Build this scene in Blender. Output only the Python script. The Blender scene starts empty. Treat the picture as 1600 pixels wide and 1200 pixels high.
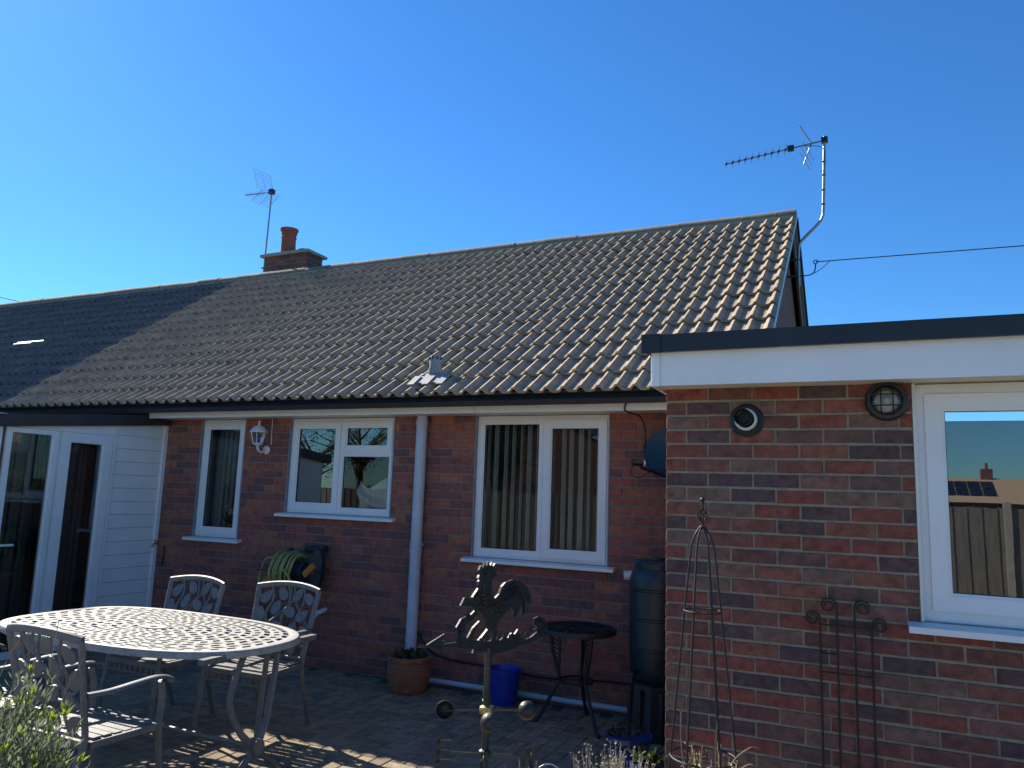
import bpy, bmesh, math, random
from mathutils import Vector, Matrix
random.seed(7)
R = math.radians
sc = bpy.context.scene
COL = sc.collection

# ------------------------------------------------------------------ camera
YAW, PITCH, ROLL, FPX = R(25.033), R(8.316), R(1.9525), 1190.8
EYE = Vector((0, 0, 1.63))
fw = Vector((-math.sin(YAW)*math.cos(PITCH), math.cos(YAW)*math.cos(PITCH), math.sin(PITCH)))
r0 = Vector((math.cos(YAW), math.sin(YAW), 0)); u0 = r0.cross(fw)
rt = math.cos(ROLL)*r0 + math.sin(ROLL)*u0
up = -math.sin(ROLL)*r0 + math.cos(ROLL)*u0
cam_d = bpy.data.cameras.new('camera'); cam = bpy.data.objects.new('camera', cam_d); COL.objects.link(cam)
cam_d.sensor_width = 36; cam_d.lens = FPX/1600*36; cam_d.clip_start = .05; cam_d.clip_end = 2000
cam.matrix_world = Matrix(((rt.x, up.x, -fw.x, EYE.x), (rt.y, up.y, -fw.y, EYE.y), (rt.z, up.z, -fw.z, EYE.z), (0, 0, 0, 1)))
sc.camera = cam
def pix(p):                       # where a world point lands in the 1600x1200 picture (only used to rank pieces by size)
    v = Vector(p) - EYE; z = v.dot(fw)
    return (800 + FPX*v.dot(rt)/z, 600 - FPX*v.dot(up)/z, z) if z > .1 else (-9999, -9999, z)

# ------------------------------------------------------------------ sky, sun, exposure
SUN = Vector((1.28, -.5, -1)).normalized()          # direction the light travels
elev = math.asin(-SUN.z); azim = math.atan2(-SUN.x, -SUN.y)
w = bpy.data.worlds.new('World'); sc.world = w; w.use_nodes = True
nt = w.node_tree; bg = nt.nodes['Background']
sky = nt.nodes.new('ShaderNodeTexSky'); sky.sky_type = 'NISHITA'; sky.sun_disc = False
sky.sun_elevation = elev; sky.sun_rotation = azim
sky.air_density = 1.0; sky.dust_density = .1; sky.ozone_density = 2.2
hsv = nt.nodes.new('ShaderNodeHueSaturation'); hsv.inputs['Saturation'].default_value = 1.15
tint = nt.nodes.new('ShaderNodeMix'); tint.data_type = 'RGBA'; tint.blend_type = 'MULTIPLY'; tint.inputs['Factor'].default_value = 1
tint.inputs['B'].default_value = (.37, .71, 1.0, 1)     # a clear polarised blue
nt.links.new(sky.outputs[0], hsv.inputs['Color']); nt.links.new(hsv.outputs[0], tint.inputs['A']); nt.links.new(tint.outputs['Result'], bg.inputs[0]); bg.inputs[1].default_value = .08
sl = bpy.data.lights.new('sun', 'SUN'); sl.energy = 5.0; sl.angle = R(.53); sl.color = (1, .92, .78)
so = bpy.data.objects.new('sun', sl); COL.objects.link(so); so.rotation_euler = SUN.to_track_quat('-Z', 'Y').to_euler()
so.location = (-20, 8, 20)
vs = sc.view_settings; vs.view_transform = 'Standard'; vs.look = 'None'; vs.exposure = 1.15; vs.gamma = 1
vs.use_curve_mapping = False

# ------------------------------------------------------------------ materials
MATS = {}
def mat(name, c1, c2=None, scale=6, rough=.7, bump=0, metal=0, rnd=None, detail=4, spec=.5, stretch=(1, 1, 1), bscale=None):
    """noise mix of two colours over world position; rnd = list of colours picked per piece"""
    m = bpy.data.materials.new(name); m.use_nodes = True; n = m.node_tree.nodes; l = m.node_tree.links
    b = n['Principled BSDF']; b.inputs['Roughness'].default_value = rough; b.inputs['Metallic'].default_value = metal
    b.inputs['Specular IOR Level'].default_value = spec
    geo = n.new('ShaderNodeNewGeometry'); mp = n.new('ShaderNodeMapping'); mp.inputs['Scale'].default_value = stretch
    l.new(geo.outputs['Position'], mp.inputs['Vector'])
    no = n.new('ShaderNodeTexNoise'); no.inputs['Scale'].default_value = scale; no.inputs['Detail'].default_value = detail
    no.inputs['Roughness'].default_value = .65; l.new(mp.outputs[0], no.inputs['Vector'])
    rp = n.new('ShaderNodeValToRGB'); rp.color_ramp.elements[0].position = .3; rp.color_ramp.elements[1].position = .7
    l.new(no.outputs['Fac'], rp.inputs['Fac'])
    c2 = c2 or tuple(x*.75 for x in c1)
    rp.color_ramp.elements[0].color = (*c2, 1); rp.color_ramp.elements[1].color = (*c1, 1)
    out = rp.outputs['Color']
    if rnd:
        oi = n.new('ShaderNodeObjectInfo'); ad = n.new('ShaderNodeMath'); ad.operation = 'ADD'
        l.new(oi.outputs['Random'], ad.inputs[0]); l.new(geo.outputs['Random Per Island'], ad.inputs[1])
        fr = n.new('ShaderNodeMath'); fr.operation = 'FRACT'; l.new(ad.outputs[0], fr.inputs[0])
        cr = n.new('ShaderNodeValToRGB'); cr.color_ramp.interpolation = 'CONSTANT'
        while len(cr.color_ramp.elements) < len(rnd): cr.color_ramp.elements.new(.5)
        for i, c in enumerate(rnd):
            cr.color_ramp.elements[i].position = i/len(rnd); cr.color_ramp.elements[i].color = (*c, 1)
        l.new(fr.outputs[0], cr.inputs['Fac'])
        mx = n.new('ShaderNodeMix'); mx.data_type = 'RGBA'; mx.blend_type = 'MULTIPLY'; mx.inputs['Factor'].default_value = 1
        l.new(cr.outputs['Color'], mx.inputs['A']); l.new(out, mx.inputs['B']); out = mx.outputs['Result']
    l.new(out, b.inputs['Base Color'])
    if bump:
        n2 = n.new('ShaderNodeTexNoise'); n2.inputs['Scale'].default_value = bscale or scale*6; n2.inputs['Detail'].default_value = 5
        l.new(mp.outputs[0], n2.inputs['Vector'])
        bp = n.new('ShaderNodeBump'); bp.inputs['Strength'].default_value = bump; bp.inputs['Distance'].default_value = .01
        l.new(n2.outputs['Fac'], bp.inputs['Height']); l.new(bp.outputs[0], b.inputs['Normal'])
    MATS[name] = m
    return m
one = (1, 1, 1)
BRICK = mat('brick', (1.15, 1.12, 1.1), (.55, .55, .56), 22, .9, .8, spec=.25, bscale=90,
            rnd=[(0.263, 0.089, 0.066), (0.143, 0.084, 0.077), (0.247, 0.101, 0.077), (0.285, 0.113, 0.077), (0.195, 0.086, 0.072), (0.128, 0.079, 0.079), (0.255, 0.132, 0.100), (0.270, 0.089, 0.066), (0.180, 0.101, 0.081), (0.225, 0.137, 0.103)])
BRICK2 = mat('brick_house', (1.1, 1.08, 1.05), (.6, .6, .6), 18, .9, .7, spec=.25, bscale=90,
            rnd=[(0.365, 0.124, 0.093), (0.311, 0.114, 0.093), (0.392, 0.131, 0.093), (0.274, 0.105, 0.093), (0.347, 0.140, 0.106), (0.219, 0.101, 0.093), (0.428, 0.157, 0.093)])
MORTAR = mat('mortar', (.36, .31, .22), (.22, .19, .14), 14, .95, .6, bscale=120)
MORTAR2 = mat('mortar_house', (.27, .225, .19), (.17, .14, .125), 14, .95, .6, bscale=120)
TILE = mat('concrete_tile', (1.1, 1.08, 1.02), (.62, .62, .64), 11, .92, .5, spec=.2, bscale=70,
           rnd=[(0.408, 0.319, 0.230), (0.372, 0.295, 0.213), (0.432, 0.336, 0.241), (0.390, 0.307, 0.230), (0.354, 0.283, 0.213)])
TILE_N = mat('weathered_dark_tile', (1.1, 1.1, 1.1), (.6, .62, .66), 11, .9, .5, spec=.2, bscale=70,
           rnd=[(0.167, 0.157, 0.152), (0.145, 0.141, 0.142), (0.181, 0.171, 0.160), (0.157, 0.148, 0.145)])
RIDGE = mat('ridge_tile', (.25, .205, .15), (.13, .115, .09), 16, .95, .6, bscale=80)
UPVC = mat('white_upvc', (.80, .80, .79), (.72, .73, .73), 3, .35, 0)
SOFF = mat('cream_upvc', (.74, .72, .65), (.66, .64, .58), 3, .4)
BLACK = mat('black_plastic', (.014, .015, .018), (.009, .01, .012), 8, .4, .05)
DARKF = mat('dark_fascia', (.035, .036, .04), (.02, .021, .024), 8, .55, .1)
NAVY = mat('dark_roof_trim', (.016, .018, .024), (.01, .012, .017), 5, .45, .05)
BROWN = mat('brown_painted_board', (.13, .095, .075), (.09, .066, .054), 8, .7, .1)
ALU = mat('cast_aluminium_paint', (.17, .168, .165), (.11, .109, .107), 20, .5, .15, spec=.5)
ALUT = mat('pale_table_paint', (.40, .385, .345), (.25, .24, .22), 25, .6, .2, spec=.4)  # table top and rim only, lighter than the legs and chairs
IRON = mat('black_iron', (.018, .017, .016), (.01, .01, .01), 30, .5, .2)
BRONZE = mat('dark_bronze_metal', (.05, .048, .042), (.022, .024, .024), 40, .42, .2, metal=.5)
STEEL = mat('galvanised_steel', (.38, .39, .40), (.25, .26, .27), 20, .4, .05, metal=.8)
GREYP = mat('grey_pipe', (.52, .56, .62), (.42, .46, .52), 4, .5, .05)
LEAD = mat('lead_grey', (.27, .285, .31), (.17, .18, .20), 10, .6, .1)
TERRA = mat('terracotta', (.36, .14, .065), (.22, .085, .045), 12, .85, .3)
CPOT = mat('red_clay', (.30, .10, .06), (.19, .065, .045), 12, .85, .3)
BLUE = mat('blue_plastic', (.012, .045, .36), (.008, .03, .26), 5, .4)
BLUEG = mat('blue_glaze', (.03, .05, .22), (.02, .03, .13), 9, .2)
BUTT = mat('dark_green_plastic', (.013, .028, .038), (.009, .02, .028), 6, .4, .05)
TEAL = mat('dark_teal_plastic', (.012, .035, .045), (.008, .025, .03), 6, .4)
HOSE = mat('yellow_green_hose', (.40, .38, .12), (.28, .27, .09), 10, .5)
ORANGE = mat('orange_plastic', (.55, .2, .03), (.4, .14, .02), 10, .5)
PAVER = mat('paver', (1.15, 1.12, 1.05), (.55, .56, .57), 12, .92, .6, spec=.25, bscale=60,
            rnd=[(.29, .235, .16), (.25, .205, .145), (.32, .26, .18), (.27, .22, .16), (.225, .185, .135)])
SAND = mat('joint_sand', (.10, .085, .06), (.055, .05, .038), 30, .95, .5)
SOIL = mat('soil', (.07, .05, .035), (.035, .026, .02), 9, .95, .8)
LAWN = mat('lawn', (.07, .10, .025), (.04, .06, .018), 3, .95, .6)
LEAF1 = mat('grey_green_leaf', (.24, .28, .17), (.12, .16, .09), 25, .6)
LEAF2 = mat('fresh_yellow_green_leaf', (.36, .42, .06), (.24, .32, .045), 25, .55)
LEAFD = mat('dark_green_leaf', (.05, .09, .025), (.03, .055, .018), 20, .6)
WOOD = mat('woody_stem', (.16, .12, .08), (.09, .065, .045), 30, .9)
DRY = mat('dried_stem', (.48, .36, .19), (.30, .21, .11), 40, .9)
DRYS = mat('silver_dry_stem', (.42, .39, .31), (.26, .23, .17), 40, .9)
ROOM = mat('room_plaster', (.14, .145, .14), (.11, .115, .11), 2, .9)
CURT = mat('curtain_fabric', (.22, .24, .235), (.13, .145, .145), 6, .9, stretch=(1, 1, .1))
BLIND = mat('blind_fabric', (.82, .82, .76), (.74, .74, .68), 10, .8)
CLOTH = mat('white_cloth', (.75, .73, .68), (.55, .53, .5), 6, .8)
FENCE = mat('grey_fence_board', (.21, .19, .165), (.11, .10, .09), 5, .9, .4, stretch=(4, 4, .5))
CONC = mat('concrete', (.36, .34, .30), (.24, .23, .2), 12, .9, .4)
PANEL = mat('solar_panel', (.012, .017, .04), (.01, .013, .03), 3, .12)
RIM = mat('lens_white', (.75, .74, .68), (.6, .6, .55), 10, .35)
WIRE = mat('wire_black', (.012, .012, .014), (.01, .01, .01), 5, 1.0, spec=0)
BRASS = mat('brass', (.5, .36, .14), (.35, .25, .1), 10, .4, metal=.8)

def translucent(m, f):
    n = m.node_tree.nodes; l = m.node_tree.links; b = n['Principled BSDF']; o = n['Material Output']; t = n.new('ShaderNodeBsdfTranslucent')
    l.new(b.inputs['Base Color'].links[0].from_socket, t.inputs[0]); mx = n.new('ShaderNodeMixShader'); mx.inputs[0].default_value = f
    l.new(b.outputs[0], mx.inputs[1]); l.new(t.outputs[0], mx.inputs[2]); l.new(mx.outputs[0], o.inputs[0])
for _m in (LEAF1, LEAF2, LEAFD, DRYS): translucent(_m, .4)
def glass_mat(name, ior, tint, rough=0, bump=0):
    m = bpy.data.materials.new(name); m.use_nodes = True; n = m.node_tree.nodes; l = m.node_tree.links
    n.remove(n['Principled BSDF']); o = n['Material Output']
    fr = n.new('ShaderNodeFresnel'); fr.inputs[0].default_value = ior
    t = n.new('ShaderNodeBsdfTransparent'); t.inputs[0].default_value = (*tint, 1)
    g = n.new('ShaderNodeBsdfGlossy'); g.inputs['Roughness'].default_value = rough; g.inputs[0].default_value = (1, 1, 1, 1)
    mx = n.new('ShaderNodeMixShader'); l.new(fr.outputs[0], mx.inputs[0]); l.new(t.outputs[0], mx.inputs[1]); l.new(g.outputs[0], mx.inputs[2])
    l.new(mx.outputs[0], o.inputs[0])
    if bump:
        no = n.new('ShaderNodeTexNoise'); no.inputs['Scale'].default_value = bump; no.inputs['Detail'].default_value = 1
        bp = n.new('ShaderNodeBump'); bp.inputs['Strength'].default_value = .05; bp.inputs['Distance'].default_value = .02
        ge = n.new('ShaderNodeNewGeometry'); l.new(ge.outputs['Position'], no.inputs['Vector'])
        l.new(no.outputs['Fac'], bp.inputs['Height']); l.new(bp.outputs[0], g.inputs['Normal'])
    return m
GLASS = glass_mat('window_glass', 2.5, (.82, .88, .86), 0, 1.2)
GLASSC = glass_mat('clear_window_glass', 1.65, (.9, .95, .93), 0, 1.2)
GLASSD = glass_mat('door_glass', 2.0, (.7, .75, .72), 0, 1.2)
LENS = glass_mat('lamp_glass', 1.6, (.8, .8, .78), .1)

# ------------------------------------------------------------------ mesh helpers
class MB:
    def __init__(s): s.v = []; s.f = []
    def add(s, vs, fs):
        o = len(s.v); s.v += [tuple(x) for x in vs]; s.f += [tuple(i+o for i in f) for f in fs]; return s
    def box(s, x0, x1, y0, y1, z0, z1):
        return s.add([(x0,y0,z0),(x1,y0,z0),(x1,y1,z0),(x0,y1,z0),(x0,y0,z1),(x1,y0,z1),(x1,y1,z1),(x0,y1,z1)],
                     [(0,3,2,1),(4,5,6,7),(0,1,5,4),(1,2,6,5),(2,3,7,6),(3,0,4,7)])
    def obox(s, c, ax, ay, az):      # oriented box: centre and three half-vectors
        c, ax, ay, az = map(Vector, (c, ax, ay, az))
        p = [c+i*ax+j*ay+k*az for k in (-1,1) for j, i in ((-1,-1),(-1,1),(1,1),(1,-1))]
        return s.add(p, [(0,3,2,1),(4,5,6,7),(0,1,5,4),(1,2,6,5),(2,3,7,6),(3,0,4,7)])
    def tube(s, pts, r, n=8, cap=True, flat=None):   # flat=(a,b) scales the section
        pts = [Vector(p) for p in pts]; m = len(pts); rs = r if isinstance(r, (list, tuple)) else [r]*m
        nrm = None; o = len(s.v)
        for i, p in enumerate(pts):
            t = (pts[min(i+1, m-1)] - pts[max(i-1, 0)]).normalized()
            if nrm is None:
                a = Vector((0, 0, 1)) if abs(t.z) < .9 else Vector((1, 0, 0)); nrm = (a - a.dot(t)*t).normalized()
            else:
                nrm = nrm - nrm.dot(t)*t
                nrm = nrm.normalized() if nrm.length > 1e-6 else t.orthogonal().normalized()
            b = t.cross(nrm); fa, fb = flat or (1, 1)
            for k in range(n):
                a = 2*math.pi*k/n; s.v.append(tuple(p + rs[i]*(fa*math.cos(a)*nrm + fb*math.sin(a)*b)))
        for i in range(m-1):
            for k in range(n):
                k2 = (k+1) % n; s.f.append((o+i*n+k, o+i*n+k2, o+(i+1)*n+k2, o+(i+1)*n+k))
        if cap: s.f.append(tuple(o+k for k in range(n))[::-1]); s.f.append(tuple(o+(m-1)*n+k for k in range(n)))
        return s
    def lathe(s, prof, c=(0, 0, 0), n=24, M=None):      # profile of (radius, z)
        o = len(s.v); c = Vector(c); m = len(prof)
        for (r, z) in prof:
            for k in range(n):
                a = 2*math.pi*k/n; p = Vector((r*math.cos(a), r*math.sin(a), z))
                s.v.append(tuple(c + ((M @ p) if M else p)))
        for i in range(m-1):
            for k in range(n):
                k2 = (k+1) % n; s.f.append((o+i*n+k, o+i*n+k2, o+(i+1)*n+k2, o+(i+1)*n+k))
        return s
    def prism(s, poly, org, ax, ay, th):     # outline in the plane (ax, ay), thickness th along the normal
        org, ax, ay = Vector(org), Vector(ax), Vector(ay); nn = ax.cross(ay).normalized()*th/2; o = len(s.v); m = len(poly)
        for sg in (-1, 1):
            for (a, b) in poly: s.v.append(tuple(org + a*ax + b*ay + sg*nn))
        s.f.append(tuple(o+i for i in range(m))[::-1]); s.f.append(tuple(o+m+i for i in range(m)))
        for i in range(m): j = (i+1) % m; s.f.append((o+i, o+j, o+m+j, o+m+i))
        return s
    def sphere(s, c, r, n=12, m=8):
        return s.lathe([(r*math.sin(math.pi*i/m)+1e-5, -r*math.cos(math.pi*i/m)) for i in range(m+1)], c, n)
    def mesh(s, name, material, smooth=False, fix=False):
        me = bpy.data.meshes.new(name); me.from_pydata(s.v, [], s.f)
        if fix:
            bm = bmesh.new(); bm.from_mesh(me); bmesh.ops.recalc_face_normals(bm, faces=bm.faces); bm.to_mesh(me); bm.free()
        me.materials.append(material)
        if smooth:
            me.polygons.foreach_set('use_smooth', [True]*len(me.polygons))
            try: me.set_sharp_from_angle(angle=R(40))
            except Exception: pass
        me.update(); return me
    def build(s, name, material, parent=None, smooth=False, fix=False):
        return link(name, s.mesh(name, material, smooth, fix), parent)
def link(name, me, parent=None):
    o = bpy.data.objects.new(name, me); COL.objects.link(o)
    if parent: o.parent = parent; o.matrix_parent_inverse = parent_inv(parent)
    return o
def world_of(o):
    m = o.matrix_basis.copy()
    return (world_of(o.parent) @ o.matrix_parent_inverse @ m) if o.parent else m
def parent_inv(p): return world_of(p).inverted()
def thing(name, label, cat, loc=(0, 0, 0), group=None, rz=0):
    o = bpy.data.objects.new(name, None); COL.objects.link(o); o.location = loc; o.rotation_euler = (0, 0, rz); o.empty_display_size = .1
    return tag(o, label, cat, group)
def tag(o, label=None, cat=None, group=None, kind=None):
    if label: o['label'] = label
    if cat: o['category'] = cat
    if group: o['group'] = group
    if kind: o['kind'] = kind
    return o
def copy_tree(o, parent=None):
    c = o.copy(); COL.objects.link(c); c.parent = parent
    for ch in list(o.children): copy_tree(ch, c)
    return c
def arc(c, r, a0, a1, n, ax=(1, 0, 0), ay=(0, 0, 1)):
    c, ax, ay = Vector(c), Vector(ax), Vector(ay)
    return [c + r*(math.cos(R(a0+(a1-a0)*i/n))*ax + math.sin(R(a0+(a1-a0)*i/n))*ay) for i in range(n+1)]
def bez(p0, p1, p2, p3, n=10):
    p0, p1, p2, p3 = map(Vector, (p0, p1, p2, p3))
    return [((1-t)**3)*p0 + 3*t*(1-t)**2*p1 + 3*t*t*(1-t)*p2 + t**3*p3 for t in [i/n for i in range(n+1)]]
def smooth_path(pts, n=6):
    pts = [Vector(p) for p in pts]; out = []
    for i in range(len(pts)-1):
        a = pts[max(i-1, 0)]; b = pts[i]; c = pts[i+1]; d = pts[min(i+2, len(pts)-1)]
        for k in range(n):
            t = k/n; out.append(.5*((2*b)+(c-a)*t+(2*a-5*b+4*c-d)*t*t+(3*b-a-3*c+d)*t**3))
    out.append(pts[-1]); return out

HY, AY = 5.95, 4.06            # planes of the bungalow wall and of the extension wall

# ------------------------------------------------------------------ ground
g = MB(); g.add([(-400, -400, -.03), (400, -400, -.03), (400, 400, -.03), (-400, 400, -.03)], [(0, 1, 2, 3)])
tag(g.build('ground', LAWN), kind='structure')
BOUNCE = mat('bounce_gravel', (.52, .48, .42), (.38, .35, .30), 40, .95, .6)
tag(MB().box(-9, 7, -6.3, .895, -.028, -.01).build('added_bounce_gravel', BOUNCE), kind='structure')  # unseen pale ground added behind the camera to bounce sunlight onto shaded walls
patio = MB().box(-9.5, 3.6, 1.9, 9.0, -.028, -.007).build('patio', SAND); tag(patio, kind='structure')
bed = MB().box(-9.5, 3.6, .9, 1.895, -.028, .03).build('garden_bed', SOIL); tag(bed, kind='structure')

# block pavers, 90 degree herringbone of 200 x 100 mm blocks
def paver_mesh(horizontal):
    a, b = (.0975, .0475) if horizontal else (.0475, .0975); c = .004; m = MB()
    m.add([(-a,-b,-.02),(a,-b,-.02),(a,b,-.02),(-a,b,-.02),(-a,-b,-c),(a,-b,-c),(a,b,-c),(-a,b,-c),(-a+c,-b+c,0),(a-c,-b+c,0),(a-c,b-c,0),(-a+c,b-c,0)],
          [(0,1,5,4),(1,2,6,5),(2,3,7,6),(3,0,4,7),(4,5,9,8),(5,6,10,9),(6,7,11,10),(7,4,8,11),(8,9,10,11)])
    return m
pm = [paver_mesh(True), paver_mesh(False)]; pme = [q.mesh('block_paver', PAVER) for q in pm]
spots = []
def herring():
    s = .1
    for d in range(-90, 90):
        for e in range(-50, 50):
            # horizontal block occupies cells (x,y),(x+1,y); vertical (x+2,y),(x+2,y+1) shifted along the diagonal
            x = d + 2*e; y = d - 2*e
            yield 0, (x+1)*s, (y+.5)*s
            yield 1, (x+2.5)*s, (y+0)*s
for k, px, py in herring():
    X, Y = -4 + px, 4 + py
    if -7.2 < X < 1.2 and 1.98 < Y < 5.9 and not (X > -1.1 and Y > 3.9): spots.append((k, X, Y))
def vis(X, Y):
    x, y, z = pix((X, Y, 0)); return -20 < x < 1060 and y < 1215
spots.sort(key=lambda q: (0 if vis(q[1], q[2]) else 1, (Vector((q[1], q[2], 0))-EYE).length))
rest = MB()
for i, (k, X, Y) in enumerate(spots):
    dz = random.uniform(-.002, .0015)
    if i < 300:
        o = link('block_paver', pme[k], patio); o.location = (X, Y, dz); o.rotation_euler = (random.gauss(0, .004), random.gauss(0, .004), random.gauss(0, .008))
    else:
        rest.add([(a+X, b+Y, c+dz) for a, b, c in pm[k].v], pm[k].f)
tag(rest.build('block_pavers', PAVER, patio), kind='stuff')

# ------------------------------------------------------------------ brick helper
def brick_mesh(name, L, material, H=.063, D=.03, c=.003):
    a, h = L/2, H/2; m = MB()
    m.add([(-a,D,-h),(a,D,-h),(a,D,h),(-a,D,h),(-a,c,-h),(a,c,-h),(a,c,h),(-a,c,h),(-a+c,0,-h+c),(a-c,0,-h+c),(a-c,0,h-c),(-a+c,0,h-c)],
          [(0,1,5,4),(1,2,6,5),(2,3,7,6),(3,0,4,7),(4,5,9,8),(5,6,10,9),(6,7,11,10),(7,4,8,11),(8,9,10,11)])
    me = m.mesh(name, material); return me, m
def brick_wall(parent, x0, x1, ztop, openings, material, Y, limit, z0=0.0, keep=None):
    """stretcher bond; every brick a child, past the limit the smallest in view joined"""
    full, fm = brick_mesh('brick', .215, material)
    items = []; nz = int(round((ztop-z0)/.075))
    for k in range(nz):
        z = ztop - (k+.5)*.075
        off = 0 if k % 2 == 0 else .1125
        x = x0 + (0 if off == 0 else -.1125)
        while x < x1 - .02:
            a, b = max(x, x0), min(x+.225, x1); x += .225
            segs = [(a, b)]
            for (ox0, ox1, oz0, oz1) in openings:
                if z+.03 > oz0 and z-.03 < oz1:
                    ns = []
                    for (s, t) in segs:
                        if t <= ox0 or s >= ox1: ns.append((s, t)); continue
                        if s < ox0: ns.append((s, ox0))
                        if t > ox1: ns.append((ox1, t))
                    segs = ns
            for (s, t) in segs:
                if t - s > .03: items.append(((s+t)/2, z, t-s-.010))
    def rank(it):
        x, y, z = pix((it[0], Y, it[1])); inside = -10 < x < 1610 and y < 1210
        return (0 if inside and (keep is None or keep(it)) else 1, z)
    items.sort(key=rank); rest = MB()
    for i, (x, z, L) in enumerate(items):
        jy = random.uniform(-.0025, .002); L += random.uniform(-.003, .002)
        if i < limit:
            o = link('brick', full, parent); o.location = (x, Y+jy, z+random.uniform(-.0015, .0015)); o.scale = (L/.215, 1, random.uniform(.97, 1.02)); o.rotation_euler = (0, random.gauss(0, .004), random.gauss(0, .004))
        else:
            rest.add([(a*L/.215+x, b+Y+jy, c+z) for a, b, c in fm.v], fm.f)
    if rest.v: tag(rest.build('bricks', material, parent), kind='stuff')
def wall_with_holes(m, x0, x1, z0, z1, openings, y0, y1):
    xs = sorted({x0, x1, *[o[0] for o in openings], *[o[1] for o in openings]})
    for a, b in zip(xs[:-1], xs[1:]):
        cuts = sorted([(o[2], o[3]) for o in openings if o[0] <= a and o[1] >= b]); z = z0
        for c0, c1 in cuts:
            if c0 > z: m.box(a, b, y0, y1, z, c0)
            z = max(z, c1)
        if z < z1: m.box(a, b, y0, y1, z, z1)
    return m
def frame_rect(m, x0, x1, z0, z1, wd, y0, y1, side=1):     # rectangular frame in the X-Z plane
    m.box(x0, x1, y0, y1, z0, z0+wd); m.box(x0, x1, y0, y1, z1-wd, z1)
    m.box(x0, x0+wd, y0, y1, z0+wd, z1-wd); m.box(x1-wd, x1, y0, y1, z0+wd, z1-wd); return m
def sash(win, x0, x1, z0, z1, Y, wd=.055, proud=.012, pane=GLASS, name='sash'):
    """a casement: mitred profile frame with bead and pane"""
    m = MB(); frame_rect(m, x0, x1, z0, z1, wd, Y-proud, Y+.04); frame_rect(m, x0+wd, x1-wd, z0+wd, z1-wd, .012, Y-proud+.008, Y+.03)
    m.build(name, UPVC, win)
    p = MB(); y = Y+.012; e = .012
    p.add([(x0+wd+e-.002, y, z0+wd+e-.002), (x1-wd-e+.002, y, z0+wd+e-.002), (x1-wd-e+.002, y, z1-wd-e+.002), (x0+wd+e-.002, y, z1-wd-e+.002)], [(0, 1, 2, 3)])
    p.build('pane', pane, win)
    gk = MB(); frame_rect(gk, x0+wd+e-.001, x1-wd-e+.001, z0+wd+e-.001, z1-wd-e+.001, .004, Y+.004, Y+.011); gk.build('gasket', BLACK, win)

# ------------------------------------------------------------------ the bungalow
PT = R(35.1); ct, st = math.cos(PT), math.sin(PT)
EV = Vector((0, 5.48, 2.425)); SL = Vector((0, ct, st)); NR = Vector((0, -st, ct)); XR, XP = -.65, -9.2
RIDGE_Y, RIDGE_Z = 9.12, 4.985
house = thing('brick_bungalow', 'red brick bungalow with brown concrete tiled roof and white windows', 'bungalow', (-4, HY, 0))
wins = [(-6.395, -5.776, 1.105, 2.315), (-5.198, -3.963, 1.395, 2.315), (-3.113, -1.886, 1.10, 2.315)]
wl = wall_with_holes(MB(), -6.95, -.76, -.02, 2.36, wins, HY+.006, HY+.24)
wl.box(-9.2, -6.95, HY+.006, HY+.24, -.02, 2.36)
wl.box(-9.2, -.76, 12.2, 12.4, -.02, 2.4)                # rear wall
wl.box(-9.3, -9.2, HY+.006, 12.4, -.02, 2.4)             # party wall
wall = wl.build('wall', MORTAR2, house)
brick_wall(wall, -6.945, -.80, 2.325, wins, BRICK2, HY, 300, keep=lambda it: it[0] < -.98)
# gable wall with its own fine courses
def courses_mat():
    m = mat('gable_brick', (.16, .06, .05), (.10, .04, .038), 8, .9); n = m.node_tree.nodes; l = m.node_tree.links
    b = n['Principled BSDF']; g = n.new('ShaderNodeNewGeometry'); sp = n.new('ShaderNodeSeparateXYZ'); cb = n.new('ShaderNodeCombineXYZ')
    l.new(g.outputs['Position'], sp.inputs[0]); l.new(sp.outputs['Y'], cb.inputs['X']); l.new(sp.outputs['Z'], cb.inputs['Y'])
    t = n.new('ShaderNodeTexBrick'); t.inputs['Scale'].default_value = 1; t.inputs['Brick Width'].default_value = .225; t.inputs['Row Height'].default_value = .075
    t.inputs['Mortar Size'].default_value = .006; t.inputs['Color1'].default_value = (.17, .06, .05, 1); t.inputs['Color2'].default_value = (.12, .05, .045, 1); t.inputs['Mortar'].default_value = (.22, .17, .13, 1)
    l.new(cb.outputs[0], t.inputs['Vector']); l.new(t.outputs['Color'], b.inputs['Base Color']); return m
GABLE = courses_mat()
gb = MB(); gy = [(HY+.01, 0), (12.39, 0), (12.39, 2.55), (RIDGE_Y, RIDGE_Z-.12), (HY+.01, 2.68)]
gb.prism(gy, (-.84, 0, 0), (0, 1, 0), (0, 0, 1), .16); gb.build('gable_wall', GABLE, house, fix=True)
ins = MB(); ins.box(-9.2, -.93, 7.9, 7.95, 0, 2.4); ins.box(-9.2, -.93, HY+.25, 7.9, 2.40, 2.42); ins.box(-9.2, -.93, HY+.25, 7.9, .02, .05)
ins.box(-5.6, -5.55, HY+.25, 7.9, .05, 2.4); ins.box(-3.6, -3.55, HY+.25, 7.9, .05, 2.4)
ins.build('interior_partition', ROOM, house)

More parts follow.
